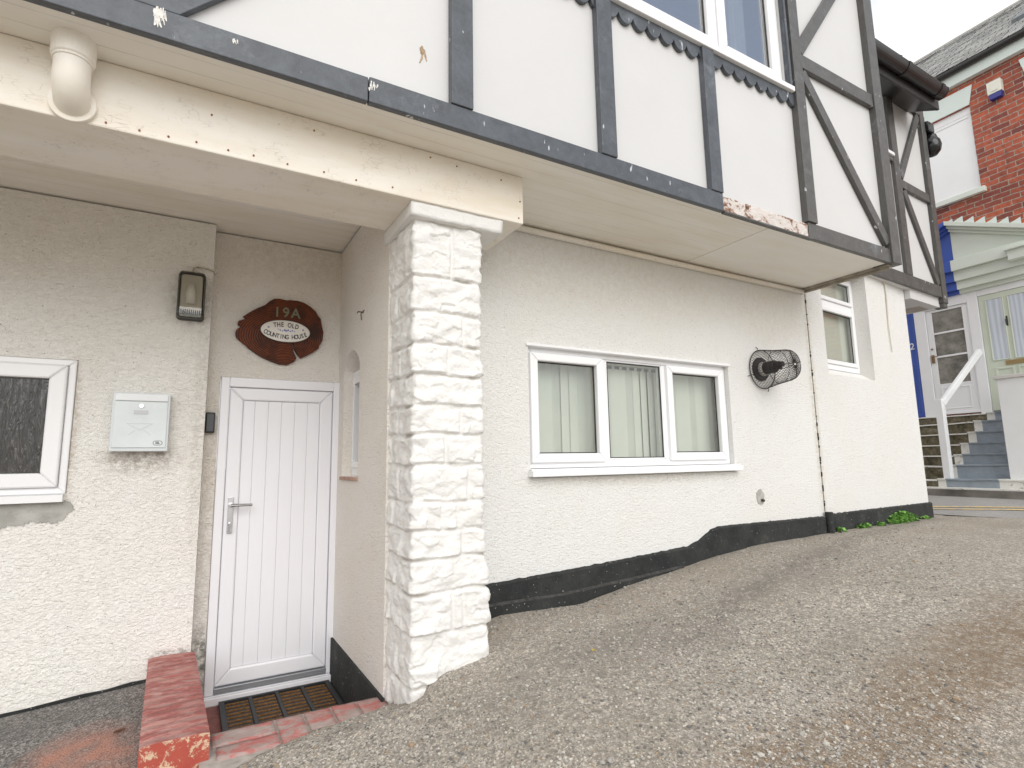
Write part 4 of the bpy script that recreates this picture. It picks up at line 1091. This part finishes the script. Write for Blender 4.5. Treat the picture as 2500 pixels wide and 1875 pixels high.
# black domed lantern on the far jetty corner
CM = empty('wall_lantern', (8.50, 3.25, 4.2), 'glossy black domed lantern on the end of the far jetty, under the eaves', 'lantern')
M['gloss_black'] = plain('gloss_black', (.012, .012, .013), .12)
mb = MB(); mb.box(8.47, 8.65, 3.20, 3.33, 4.38, 4.53); mb.build('bracket', M['gloss_black'], CM, bevel=.02)
mb = MB(); pr = [(.02, 4.03), (.07, 4.02), (.085, 3.97), (.105, 3.94), (.115, 3.88), (.10, 3.81), (.06, 3.76), (.01, 3.745)]
mb.tube([(8.62, 3.26, z * 1.085) for r_, z in pr], [r_ * 1.08 for r_, z in pr], 24); mb.build('globe', M['gloss_black'], CM, smooth=True)

# ------------------------------------------------------------------ porch: red kerb, step, mat
K = MB()
def kerb():
    mb = MB(); n = 26; m_ = 12
    for j in range(n + 1):
        t = j / n; y = 2.80 + 1.22 * t
        for i in range(m_ + 1):
            u_ = i / m_
            xl, xr = -.112 - .034 * t, .135 - .045 * t
            x = xl + (xr - xl) * u_
            z = -1.090 + .004 * noise.noise(Vector((x * 14, y * 14, 0))) - .006 * (abs(u_ - .5) * 2) ** 8
            mb.v.append((x, y - .012 * noise.noise(Vector((x * 9, 1, j * .1))) * (1 - t), z))
    for j in range(n):
        for i in range(m_):
            a = j * (m_ + 1) + i; mb.f.append((a, a + 1, a + m_ + 2, a + m_ + 1)); mb.m.append(0)
    W = m_ + 1
    b = len(mb.v)
    # skirt: front (mat 1), left and right (mat 0)
    fr_ = list(range(0, W)); mb.v += [(mb.v[i][0] + .004 * (k - 6) / 6, mb.v[i][1] - .006, -1.5) for k, i in enumerate(fr_)]
    for i in range(W - 1): mb.f.append((fr_[i], b + i, b + i + 1, fr_[i + 1])); mb.m.append(1)
    for side, m2 in ((0, 0), (m_, 1)):
        idx = [j * W + side for j in range(n + 1)]; b = len(mb.v)
        mb.v += [(mb.v[i][0], mb.v[i][1], -1.7) for i in idx]
        for j in range(n): mb.f.append((idx[j], b + j, b + j + 1, idx[j + 1])); mb.m.append(0)
    return mb
tag(kerb().build('kerb_wall', [M['red_top'], M['red_front']], bevel=0), 'low red painted brick kerb wall left of the door, paint peeling on its end', 'low wall')
mb = MB(); mb.box(.10, .905, 3.0, 4.079, -1.56, -1.452)
tag(mb.build('porch_floor', plain('dull_red_floor_paint', (.22, .085, .075), .8, 0, .25, 12, .003)), kind='structure', label='sunken dull red floor in front of the white door')
ST = empty('door_step', (.53, 2.9, -1.2), 'scuffed red tiled step edge between the door mat and the gravel', 'step')
mb = MB(); mb.box(.10, .93, 2.56, 3.025, -1.45, -1.2005); mb.box(.135, .93, 3.0, 3.033, -1.45, -1.196); mb.build('mortar_bed', M['mortar'], ST)
for a, b, c_, d in ((.150, .408, 2.885, 3.022), (.165, .410, 2.765, 2.873), (.420, .537, 2.75, 3.022), (.549, .666, 2.75, 3.022), (.678, .790, 2.76, 3.022), (.80, .928, 2.78, 3.018)):
    rough_box(a, b, c_, d, -1.22, -1.190, .02, .002, 20, 'tile', M['red_tile'], ST)
MT = empty('door_mat', (.56, 3.85, -1.44), 'black rubber door mat with rows of brown bristles on the porch floor', 'door mat')
M['rubber'] = plain('black_rubber', (.018, .019, .021), .55, 0, .2, 20, .002, 90)
q = NM('brown_coir_bristle'); q.rough(.95); q.col(q.ramp(q.noise(60, 5, .8), [(.35, (.10, .045, .014)), (.6, (.30, .15, .045)), (.75, (.45, .26, .10))])); q.bump(q.noise(150, 3, .8), .008, 1); M['coir'] = q.m
x0, x1, y0, y1 = .234, .890, 3.605, 4.072
mb = MB(); mb.box(x0, x1, y0, y1, -1.4515, -1.440)
for a, b, c_, d in ((x0, x1, y0, y0 + .022), (x0, x1, y1 - .022, y1), (x0, x0 + .03, y0 + .022, y1 - .022), (x1 - .03, x1, y0 + .022, y1 - .022)): mb.box(a, b, c_, d, -1.440, -1.426)
cw = (x1 - x0 - .06 - 3 * .02) / 4
for k in range(3): xx = x0 + .03 + cw * (k + 1) + .02 * k; mb.box(xx, xx + .02, y0 + .022, y1 - .022, -1.440, -1.427)
mb.build('rubber_frame', M['rubber'], MT, bevel=.002)
rnd = random.Random(4)
for k in range(4):
    xa = x0 + .03 + (cw + .02) * k + .005; xb = xa + cw - .010
    for r_ in range(8):
        yy = y0 + .022 + .0265 + .0528 * r_
        mb = MB(); n = 16
        for i in range(n): 
            a = xa + (xb - xa) * i / n; b = xa + (xb - xa) * (i + 1) / n
            mb.box(a, b + .002, yy - .009 + rnd.uniform(-.002, .002), yy + .009 + rnd.uniform(-.002, .002), -1.440, -1.4355 + rnd.uniform(-.0012, .0012))
        mb.build('bristle_row', M['coir'], MT)

# ------------------------------------------------------------------ weeds at the foot of the far wall
q = NM('weed_leaf'); q.rough(.5); q.col(q.ramp(q.noise(30, 3), [(.3, (.09, .22, .03)), (.7, (.22, .46, .09))])); q.b.inputs['Subsurface Weight'].default_value = 0.0; M['leaf'] = q.m
def weed(name, s0, s1, h, count, label, seed):
    rnd = random.Random(seed); mb = MB()
    for i in range(count):
        s_ = rnd.triangular(s0, s1, (s0 + s1) / 2); env = 1 - abs((s_ - (s0 + s1) / 2) / ((s1 - s0) / 2 + 1e-6)) ** 1.6
        d = -rnd.uniform(.02, .09); x, y, _ = F5(s_, d, 0)
        z = gz(x, y) + rnd.random() * h * (.35 + .65 * env)
        a = rnd.random() * 6.28; r_ = rnd.uniform(.010, .019); tilt = rnd.uniform(.1, 1.0)
        u_ = Vector((math.cos(a), math.sin(a), 0)); v_ = Vector((-math.sin(a) * math.cos(tilt), math.cos(a) * math.cos(tilt), math.sin(tilt)))
        c_ = Vector((x, y, z))
        mb.poly([c_ + (u_ * math.cos(t) * (1 if k % 2 else .75) + v_ * math.sin(t) * (1 if k % 2 else .75)) * r_ for k, t in enumerate([2 * math.pi * j / 8 for j in range(8)])])
        if i % 6 == 0: mb.tube([(x, y, gz(x, y) - .01), (x, y, z)], .0015, 4)
    return tag(mb.build(name, M['leaf']), label, 'weed', group='weeds at the foot of the far wall')
weed('weed_clump', 1.12, 1.86, .12, 520, 'largest clump of bright green leafy weeds at the foot of the far wall', 1)
weed('weed_clump', .46, .74, .05, 90, 'small flat weed clump between the black pipe and the big clump', 2)
weed('weed_clump', .06, .20, .04, 36, 'tiny weed tuft right beside the black drain stub', 3)
weed('weed_clump', .88, 1.04, .045, 50, 'little weed tuft just left of the big green clump', 4)
weed('weed_clump', 1.98, 2.16, .045, 44, 'weed tuft nearest the far corner of the wall', 5)
# dead leaves
mb = MB(); rnd = random.Random(11)
def leaf(cx0, cy0, r_, a, name, label, mat):
    mb = MB(); pts = []
    for k in range(12):
        t = 2 * math.pi * k / 12; x = r_ * 1.6 * math.cos(t); y = r_ * .7 * math.sin(t) * (1 - .3 * math.cos(t))
        X, Y_ = cx0 + x * math.cos(a) - y * math.sin(a), cy0 + x * math.sin(a) + y * math.cos(a); pts.append((X, Y_, gz(X, Y_) + .014 + .3 * abs(y)))
    c_ = (cx0, cy0, gz(cx0, cy0) + .011)
    for k in range(12): mb.poly([c_, pts[k], pts[(k + 1) % 12]])
    tag(mb.build(name, mat), label, 'leaf')
leaf(-.215, 3.36, .017, .3, 'dead_leaf', 'curled brown leaf on the dark paving beside the red kerb', plain('dead_leaf_brown', (.10, .045, .025), .8))
leaf(1.72, 2.24, .012, .7, 'dead_leaf', 'small yellow leaf on the gravel right of the pillar', plain('dead_leaf_yellow', (.42, .33, .06), .8))

# ------------------------------------------------------------------ brick terrace across the street
KH = 10.5; ux, uy = .0550, .99849
ang = math.atan2(-uy, -ux)
BH = empty('brick_terraced_house', (uy * KH, -ux * KH, 0), 'red brick terraced house with slate roof, pale green and blue painted doorways', 'house', rotz=ang)
def bp(mb, name, mat, bev=0.0, parent=BH, smooth=False):
    return mb.build(name, mat, parent, local=True, bevel=bev, smooth=smooth)
q = NM('old_red_brick'); q.rough(.85)
sp = q.n('ShaderNodeSeparateXYZ'); q.l(q.tc.outputs['Object'], sp.inputs[0]); cb = q.n('ShaderNodeCombineXYZ'); q.l(sp.outputs['X'], cb.inputs['X']); q.l(sp.outputs['Z'], cb.inputs['Y'])
wn = q.n('ShaderNodeTexNoise'); wn.inputs['Scale'].default_value = 9; q.l(cb.outputs[0], wn.inputs['Vector'])
wm = q.n('ShaderNodeMixRGB'); wm.inputs['Fac'].default_value = .022; q.l(cb.outputs[0], wm.inputs['Color1']); q.l(wn.outputs['Color'], wm.inputs['Color2'])
br = q.n('ShaderNodeTexBrick'); q.l(wm.outputs[0], br.inputs['Vector'])
br.inputs['Scale'].default_value = 1.0; br.inputs['Brick Width'].default_value = .225; br.inputs['Row Height'].default_value = .082; br.inputs['Mortar Size'].default_value = .008; br.inputs['Mortar Smooth'].default_value = .3; br.inputs['Bias'].default_value = .0
br.inputs['Color1'].default_value = (.54, .13, .065, 1); br.inputs['Color2'].default_value = (.20, .055, .045, 1); br.inputs['Mortar'].default_value = (.42, .35, .29, 1)
c = q.mix(q.ramp(q.noise(14, 5, .75), [(.45, 0.0), (.72, .75)]), br.outputs['Color'], (.13, .045, .04))
c = q.mix(q.ramp(q.noise(30, 4, .7), [(.58, 0.0), (.72, .5)]), c, (.58, .22, .13)); q.col(c)
iv = q.n('ShaderNodeInvert'); q.l(br.outputs['Fac'], iv.inputs['Color']); pr_ = q.bump(iv.outputs['Color'], .012, .9); q.bump(q.noise(45, 4, .7), .006, .6, pr_); M['brick'] = q.m
M['sage'] = plain('pale_sage_paint', (.70, .75, .68), .45, 0, .03, 3)
M['sage_door'] = plain('sage_green_door_paint', (.62, .67, .56), .4, 0, .03, 3)
M['pale'] = plain('pale_grey_green_paint', (.66, .73, .70), .5, 0, .03, 3)
M['blue'] = plain('strong_blue_paint', (.055, .11, .42), .35, 0, .06, 3)
M['white'] = plain('white_gloss_paint', (.84, .85, .86), .4, 0, .02, 3)
q = NM('old_slate'); q.rough(.75)
sp = q.n('ShaderNodeSeparateXYZ'); q.l(q.tc.outputs['Object'], sp.inputs[0]); cb = q.n('ShaderNodeCombineXYZ'); q.l(sp.outputs['X'], cb.inputs['X']); q.l(sp.outputs['Y'], cb.inputs['Y'])
wn = q.n('ShaderNodeTexNoise'); wn.inputs['Scale'].default_value = 6; q.l(cb.outputs[0], wn.inputs['Vector']); wm = q.n('ShaderNodeMixRGB'); wm.inputs['Fac'].default_value = .03; q.l(cb.outputs[0], wm.inputs['Color1']); q.l(wn.outputs['Color'], wm.inputs['Color2'])
bs = q.n('ShaderNodeTexBrick'); q.l(wm.outputs[0], bs.inputs['Vector']); bs.inputs['Scale'].default_value = 1; bs.inputs['Brick Width'].default_value = .26; bs.inputs['Row Height'].default_value = .145; bs.inputs['Mortar Size'].default_value = .008
bs.inputs['Color1'].default_value = (.42, .42, .41, 1); bs.inputs['Color2'].default_value = (.28, .28, .275, 1); bs.inputs['Mortar'].default_value = (.05, .05, .05, 1)
c = q.mix(q.ramp(q.noise(4, 5, .7, 0, q.co((1, .4, 1))), [(.5, 0.0), (.75, .6)]), bs.outputs['Color'], (.50, .49, .45)); q.col(c); q.bump(bs.outputs['Fac'], -.015, .9); M['slate'] = q.m

mb = MB(); wall_with_holes(mb, -14, -.9, -1.6, 6.25, 0, .3, [(-5.35, -4.04, 4.21, 5.64), (-3.24, -1.95, 4.21, 5.64)])
mb.box(-14, -.9, .302, 5.4, -1.6, 6.2)
bp(mb, 'wall', M['brick'])
for a, b in ((-5.35, -4.04), (-3.24, -1.95)):
    mb = MB(); mb.box(a, b, .05, .10, 4.21, 5.64); mb.box(a, b, .035, .05, 5.52, 5.64); mb.frame(a, b, 4.21, 5.52, .05, .04, .05); w_ = bp(mb, 'blind_window', M['white'], .004)
    mb = MB(); mb.box(a - .07, b + .07, -.07, .06, 4.125, 4.209); bp(mb, 'sill', M['sage'], .006, w_)
    mb = MB(); mb.xz([(a - .06, 5.645), (b + .005, 5.645), (b + .075, 5.96), (a - .12, 5.96)], -.022, -.002); bp(mb, 'lintel', M['pale'], .004, w_)
mb = MB(); mb.box(-14, -.9, -.10, -.002, 6.055, 6.235); bp(mb, 'fascia', M['pale'], .005)
mb = MB(); mb.tube([(-14, -.15, 6.27), (-.85, -.15, 6.27)], .055, 14); bp(mb, 'gutter', M['timber_black'])
tp = math.tan(R(38)); dep = 3.45
mb = MB(); rnd = random.Random(8)
z00 = 6.30
rows_n = 24
for r_ in range(rows_n):
    y0 = -.20 + dep * r_ / rows_n; y1 = -.20 + dep * (r_ + 1) / rows_n + .05
    x = -14.0
    while x < -.9:
        wd = .30; dz = rnd.uniform(0, .010); za = z00 + (y0 + .2) * tp + .018 + dz; zb_ = z00 + (y1 + .2) * tp + .004
        if x > -8: mb.v.extend([(x + .004, y0, za), (x + wd - .004, y0, za), (x + wd - .004, y1, zb_), (x + .004, y1, zb_), (x + .004, y0, za - .012), (x + wd - .004, y0, za - .012)])
        if x > -8:
            b = len(mb.v) - 6; mb.f += [(b, b + 1, b + 2, b + 3), (b + 4, b + 5, b + 1, b)]; mb.m += [0, 0]
        x += wd
ridge_z = z00 + dep * tp
mb.poly([(-14, -.2, z00 - .004), (-.9, -.2, z00 - .004), (-.9, dep - .2, ridge_z - .004), (-14, dep - .2, ridge_z - .004)])
mb.poly([(-14, dep - .2, ridge_z - .004), (-.9, dep - .2, ridge_z - .004), (-.9, 2 * dep, z00), (-14, 2 * dep, z00)])
rf = bp(mb, 'roof', M['slate'])
mb = MB(); mb.prism([(dep - .32, ridge_z - .07), (dep - .2, ridge_z + .05), (dep - .08, ridge_z - .07)], lambda p, t: (t, p[0], p[1]), -14, -.9); bp(mb, 'ridge_tiles', plain('ridge_tile', (.30, .29, .26), .9, 0, .2, 5), 0, rf)
def on_roof(x, y, h): return (x, y, z00 + (y + .2) * tp + h)
mb = MB(); pr = [(.75, 0), (1.6, 0), (1.6, 1), (.75, 1)]
def rbox(mb, xa, xb, ya, yb_, h0, h1):
    b = len(mb.v); mb.v += [on_roof(x, y, h) for h in (h0, h1) for (x, y) in ((xa, ya), (xb, ya), (xb, yb_), (xa, yb_))]
    for f in ((0, 3, 2, 1), (4, 5, 6, 7), (0, 1, 5, 4), (1, 2, 6, 5), (2, 3, 7, 6), (3, 0, 4, 7)): mb.f.append(tuple(b + k for k in f)); mb.m.append(0)
SX = -3.62
rbox(mb, SX, SX + .08, .75, 1.75, .01, .09); rbox(mb, SX + .72, SX + .80, .75, 1.75, .01, .09); rbox(mb, SX + .08, SX + .72, .75, .84, .01, .09); rbox(mb, SX + .08, SX + .72, 1.66, 1.75, .01, .09)
sk = bp(mb, 'skylight', plain('grey_skylight_frame', (.10, .11, .12), .4), .006)
mb = MB(); rbox(mb, SX + .08, SX + .72, .84, 1.66, .05, .06); bp(mb, 'pane', M['white'], 0, sk)

# doorway surrounds with the shared pediment (blue to the left, sage to the right)
mb = MB(); AX = -4.50
for (z0, z1, dd) in ((2.925, 3.10, -.26), (2.765, 2.924, -.20), (2.635, 2.764, -.15), (2.575, 2.634, -.09)):
    mb.box(-6.2, AX + .02, dd, -.001, z0, z1, 1); mb.box(AX + .022, -2.9, dd, -.001, z0, z1, 0)
mb.box(-3.72, -3.45, -.33, -.001, 2.84, 2.99, 0); mb.box(-3.75, -3.42, -.37, -.001, 2.991, 3.03, 0)
half = 1.75; rise = .78; az = 3.80
mb.xz([(AX + .022, 3.101), (AX + half, 3.101), (AX + .022, az - .12)], -.14, -.001, 0); mb.xz([(AX + .02, 3.101), (AX - half, 3.101), (AX + .02, az - .12)][::-1], -.14, -.001, 1)
for k, (o0, o1, dd) in enumerate(((.0, .07, -.30), (.0705, .115, -.24), (.1155, .16, -.19))):
    mb.xz([(AX + .021, az - o0 - .03), (AX + half + .1, az - o0 - .03 - (half + .08) * .44), (AX + half + .1, az - o1 - .03 - (half + .08) * .44), (AX + .021, az - o1 - .03)], dd, -.0015, 0)
    mb.xz([(AX + .020, az - o0 - .03), (AX - half - .1, az - o0 - .03 - (half + .08) * .44), (AX - half - .1, az - o1 - .03 - (half + .08) * .44), (AX + .020, az - o1 - .03)], dd, -.0015, 1)
bp(mb, 'door_canopy', [M['sage'], M['blue']], .004)
mb = MB(); x = AX - .12; z = az + .05
while x < AX + 1.9:      # stepped lead flashing above the canopy, painted pale
    zb_ = az - .03 - max(0, x - AX) * .44; zc = az - .03 - max(0, x + .145 - AX) * .44
    mb.xz([(x, zb_ - .02), (x + .143, zc - .02), (x + .143, zb_ + .10), (x, zb_ + .045)], -.012, -.0025, 0); x += .1435
bp(mb, 'stepped_flashing', M['pale'])
# white door
mb = MB(); mb.box(-5.205, -5.035, -.05, -.001, .60, 2.574); mb.box(-4.418, -4.275, -.05, -.001, .60, 2.574); mb.box(-5.0345, -4.4185, -.05, -.001, 2.42, 2.574); mb.box(-4.2745, -2.9, -.045, -.001, 2.475, 2.574); bp(mb, 'door_surround', M['white'], .006)
mb = MB(); mb.frame(-5.03, -4.422, .66, 2.415, .085, -.028, -.001, wb=.50, wt=.04); mb.box(-4.944, -4.508, -.026, -.004, 1.995, 2.025); mb.box(-4.944, -4.508, -.026, -.004, 1.60, 1.63); mb.frame(-4.93, -4.52, .74, 1.10, .02, -.036, -.0285); mb.box(-5.04, -4.41, -.045, -.001, .655, .69)
dw = bp(mb, 'door', M['white'], .005)
q = NM('reeded_door_glass'); q.rough(.25); q.col(q.ramp(q.noise(5, 4, .6), [(.35, (.13, .125, .11)), (.55, (.26, .25, .22)), (.7, (.32, .31, .28))])); q.bump(q.noise(40, 2), .01); M['reeded'] = q.m
mb = MB(); mb.box(-4.944, -4.508, -.012, -.0035, 1.16, 2.372); bp(mb, 'pane', M['reeded'], 0, dw)
mb = MB(); mb.box(-5.012, -4.968, -.045, -.0285, 1.52, 1.66); mb.tube([(-4.99, -.045, 1.62), (-4.99, -.075, 1.62), (-4.90, -.075, 1.625)], .008, 8); mb.tube([(-4.99, -.03, 1.76), (-4.99, -.042, 1.76)], .016, 12)
bp(mb, 'handle', plain('aged_brass', (.30, .20, .12), .4, .7), .003, dw)
# sage door
mb = MB(); mb.box(-4.27, -2.95, -.035, -.001, .66, 2.47); mb.frame(-4.17, -3.93, 1.11, 1.31, .03, -.045, -.0355); mb.frame(-3.89, -3.65, 1.11, 1.31, .03, -.045, -.0355)
mb.frame(-4.185, -3.955, 1.42, 2.40, .016, -.048, -.0355); mb.frame(-3.905, -3.675, 1.42, 2.40, .016, -.048, -.0355)
ds = bp(mb, 'door', M['sage_door'], .004)
mb = MB(); mb.box(-4.169, -3.971, -.040, -.0355, 1.436, 2.384); mb.box(-3.889, -3.691, -.040, -.0355, 1.436, 2.384)
q = NM('net_curtain_behind_glass'); q.rough(.2)
wv = q.n('ShaderNodeTexWave'); wv.inputs['Scale'].default_value = 5; wv.inputs['Distortion'].default_value = 5; wv.inputs['Detail'].default_value = 3; q.l(q.co((1, 1, .12), (0, .12, 0)), wv.inputs['Vector'])
q.col(q.ramp(wv.outputs['Fac'], [(0, (.50, .54, .60)), (1, (.66, .71, .78))])); bp(mb, 'pane', q.m, 0, ds)
mb = MB(); mb.box(-4.03, -3.78, -.047, -.0355, 1.335, 1.405); bp(mb, 'letter_plate', plain('brass_plate', (.45, .33, .16), .35, .6), .004, ds)
mb = MB(); mb.tube([(-3.945, -.036, 2.04), (-3.945, -.065, 2.03), (-3.945, -.062, 1.97), (-3.945, -.045, 1.95)], .010, 8); mb.box(-3.957, -3.933, -.042, -.0355, 1.93, 2.08); bp(mb, 'knocker', M['lamp_body'], 0, ds)
# blue door
mb = MB(); mb.box(-6.15, -5.208, -.035, -.001, .42, 2.574); mb.frame(-6.05, -5.30, .75, 1.5, .03, -.045, -.0355); mb.box(-5.9, -5.21, -.05, -.0355, .66, .69); mb.box(-5.245, -5.212, -.052, -.0355, .70, 2.5)
db = bp(mb, 'door', M['blue'], .004)
cu = bpy.data.curves.new('t', 'FONT'); cu.body = '2'; cu.size = .16; cu.extrude = .003; cu.align_x = 'CENTER'; cu.align_y = 'CENTER'
ob = bpy.data.objects.new('t', cu); col.objects.link(ob); me = bpy.data.meshes.new_from_object(ob.evaluated_get(bpy.context.evaluated_depsgraph_get())); bpy.data.objects.remove(ob)
mb = MB(); mb.v = [(-5.285 + v.co.x, -.040 - v.co.z, 1.86 + v.co.y) for v in me.vertices]; mb.f = [tuple(p.vertices) for p in me.polygons]; mb.m = [0] * len(mb.f); bp(mb, 'door_number', M['white'], 0, db)

# alarm box
AB = empty('alarm_box', BH.matrix_basis @ Vector((-3.67, -.02, 5.51)), 'cream burglar alarm box with blue base high on the brick wall', 'alarm box', rotz=ang)
mb = MB(); mb.prism([(-.09, .29), (.09, .29), (.09, .09), (-.09, .09)], lambda p, t: (p[0], t, p[1]), -.07, .015); mb.box(-.05, .05, -.078, -.0705, .12, .2); mb.build('casing', plain('cream_plastic', (.76, .75, .66), .4), AB, local=True, bevel=.008)
mb = MB(); mb.prism([(-.088, .0885), (.088, .0885), (.075, 0), (-.075, 0)], lambda p, t: (p[0], t, p[1]), -.068, .015); mb.build('strobe_lens', plain('blue_lens', (.03, .035, .22), .2), AB, local=True, bevel=.008)

# steps up to the doors
SP = empty('front_steps', BH.matrix_basis @ Vector((-4.6, -1.0, -.58)), 'curved flight of worn steps, mossy stone and grey paint, rising to the white door', 'steps')
SP.rotation_euler = (0, 0, ang); SO = Vector((-4.6, -1.0, -.58))
q = NM('mossy_stone_riser'); q.rough(.95); q.col(q.ramp(q.noise(9, 6, .75), [(.35, (.05, .045, .025)), (.55, (.16, .14, .09)), (.72, (.34, .31, .24))])); q.bump(q.noise(30, 5, .7), .012); M['riser'] = q.m
M['step_grey'] = plain('blue_grey_step_paint', (.30, .345, .39), .6, 0, .14, 7, .004, 30)
q = NM('scuffed_white_step_paint'); q.rough(.7); q.col(q.ramp(q.noise(16, 5, .75), [(.34, (.35, .32, .24)), (.44, (.76, .75, .71))])); M['step_white'] = q.m
tops = [(-.405, -.56, 9.14), (-.245, -.62, 9.36)]
S_ = [  # k (distance), top z on the 10.5 plane, dark/white boundary there
    (9.15, -.385, -5.16), (9.37, -.160, -4.985), (9.58, .010, -4.885), (9.79, .185, -4.775), (10.0, .358, -4.655), (10.2, .528, -4.555), (10.39, .652, -4.375)]
for i, (k, zt, ab) in enumerate(S_):
    f = k / KH; d0 = k - KH; z1 = zt * f; z0 = -.62
    a_w = ab * f; a_g = a_w + .105; a_r = -4.12 * f if i < 6 else -4.05 * f
    if i == 0: a_w, a_g, a_r = -5.16 * f, -5.04 * f, -4.33 * f
    d1 = 0 if i == 6 else S_[i + 1][0] - KH + .001
    mb = MB()
    segs = 22
    def seg(xa, xb, m):
        n = max(1, int((xb - xa) / .07))
        for q_ in range(n):
            xs0 = xa + (xb - xa) * q_ / n; xs1 = xa + (xb - xa) * (q_ + 1) / n
            zz = lambda x: z1 + .010 * noise.noise(Vector((x * 3, i * 2, 0))) - (.02 if m == 0 else 0)
            yy = lambda x: d0 + .012 * noise.noise(Vector((x * 4, i * 3, 5)))
            mb.poly([(xs0, yy(xs0), z0), (xs1, yy(xs1), z0), (xs1, yy(xs1), zz(xs1)), (xs0, yy(xs0), zz(xs0))], m)
            mb.poly([(xs0, yy(xs0) - .02, zz(xs0)), (xs1, yy(xs1) - .02, zz(xs1)), (xs1, d1 + .02, zz(xs1)), (xs0, d1 + .02, zz(xs0))], 1 if m == 0 else m)
            mb.poly([(xs0, yy(xs0) - .02, zz(xs0)), (xs1, yy(xs1) - .02, zz(xs1)), (xs1, yy(xs1) - .02, zz(xs1) - .018), (xs0, yy(xs0) - .02, zz(xs0) - .018)], 1 if m == 0 else m)
    seg(-6.6, a_w, 0); seg(a_w, a_g, 1); seg(a_g, a_r, 2)
    if i == 0: seg(a_r, -2.0, 1)
    mb.v = [tuple(Vector(v) - SO) for v in mb.v]
    mb.build('step', [M['riser'], M['step_white'], M['step_grey']], SP, local=True)
# kerb along the street
mb = MB(); kk = 8.96 - KH
n = 60
for i in range(n):
    xa = -9 + 9 * i / n; xb = -9 + 9 * (i + 1) / n
    mb.box(xa, xb, kk, kk + .25, -.8, -.455 + .003 * noise.noise(Vector((xa * 5, 0, 0))), 0)
    mb.box(xa, xb, kk - .004, kk - .0005, -.8, -.475, 1)
KB = mb.build('kerb', [M['step_white'], plain('stained_kerb_stone', (.20, .185, .165), .9, 0, .5, 3)], None)
KB.matrix_basis = Matrix.Translation(BH.location) @ Matrix.Rotation(ang, 4, 'Z')
tag(KB, 'worn painted kerb stones along the far side of the street', kind='structure')

HR = empty('handrail', (Matrix.Translation(BH.location) @ Matrix.Rotation(ang, 4, 'Z')) @ Vector((-4.38, -1.25, -.36)), 'white wooden handrail and post on the steps', 'handrail', rotz=ang)
HO = Vector((-4.38, -1.25, -.36))
f9 = 9.22 / KH
mb = MB(); mb.box(-5.045 * f9, -4.94 * f9, -1.33, -1.235, -.345, .80); mb.v = [tuple(Vector(v) - HO) for v in mb.v]; mb.build('post', M['white'], HR, local=True, bevel=.006)
a = Vector((-4.965 * f9, -1.28, .735)); b = Vector((-4.33, -.06, 1.60)); d = (b - a).normalized()
mb = MB(); sx_ = Vector((0, 0, 1)).cross(d).normalized() * .028; sz_ = d.cross(sx_).normalized() * .045
mb.v = [tuple(p + s1 * sx_ + s2 * sz_ - HO) for p in (a, b) for s1, s2 in ((-1, -1), (1, -1), (1, 1), (-1, 1))]
mb.f = [(0, 1, 2, 3), (4, 7, 6, 5), (0, 4, 5, 1), (1, 5, 6, 2), (2, 6, 7, 3), (3, 7, 4, 0)]; mb.m = [0] * 6
mb.build('rail', M['white'], HR, local=True, bevel=.008)
GW = empty('side_wall', (Matrix.Translation(BH.location) @ Matrix.Rotation(ang, 4, 'Z')) @ Vector((-3.3, -.7, -.36)), 'smooth white wall with a stone coping to the right of the steps', 'wall', rotz=ang)
GO = Vector((-3.3, -.7, -.36))
mb = MB(); mb.box(-3.69, -1.6, -1.25, -.06, -.36, 1.00); mb.v = [tuple(Vector(v) - GO) for v in mb.v]; mb.build('wall', M['white'], GW, local=True, bevel=.004)
mb = MB(); mb.box(-3.72, -1.6, -1.28, -.05, 1.001, 1.045); mb.v = [tuple(Vector(v) - GO) for v in mb.v]; mb.build('coping', plain('pale_stone_coping', (.62, .60, .58), .8), GW, local=True, bevel=.006)
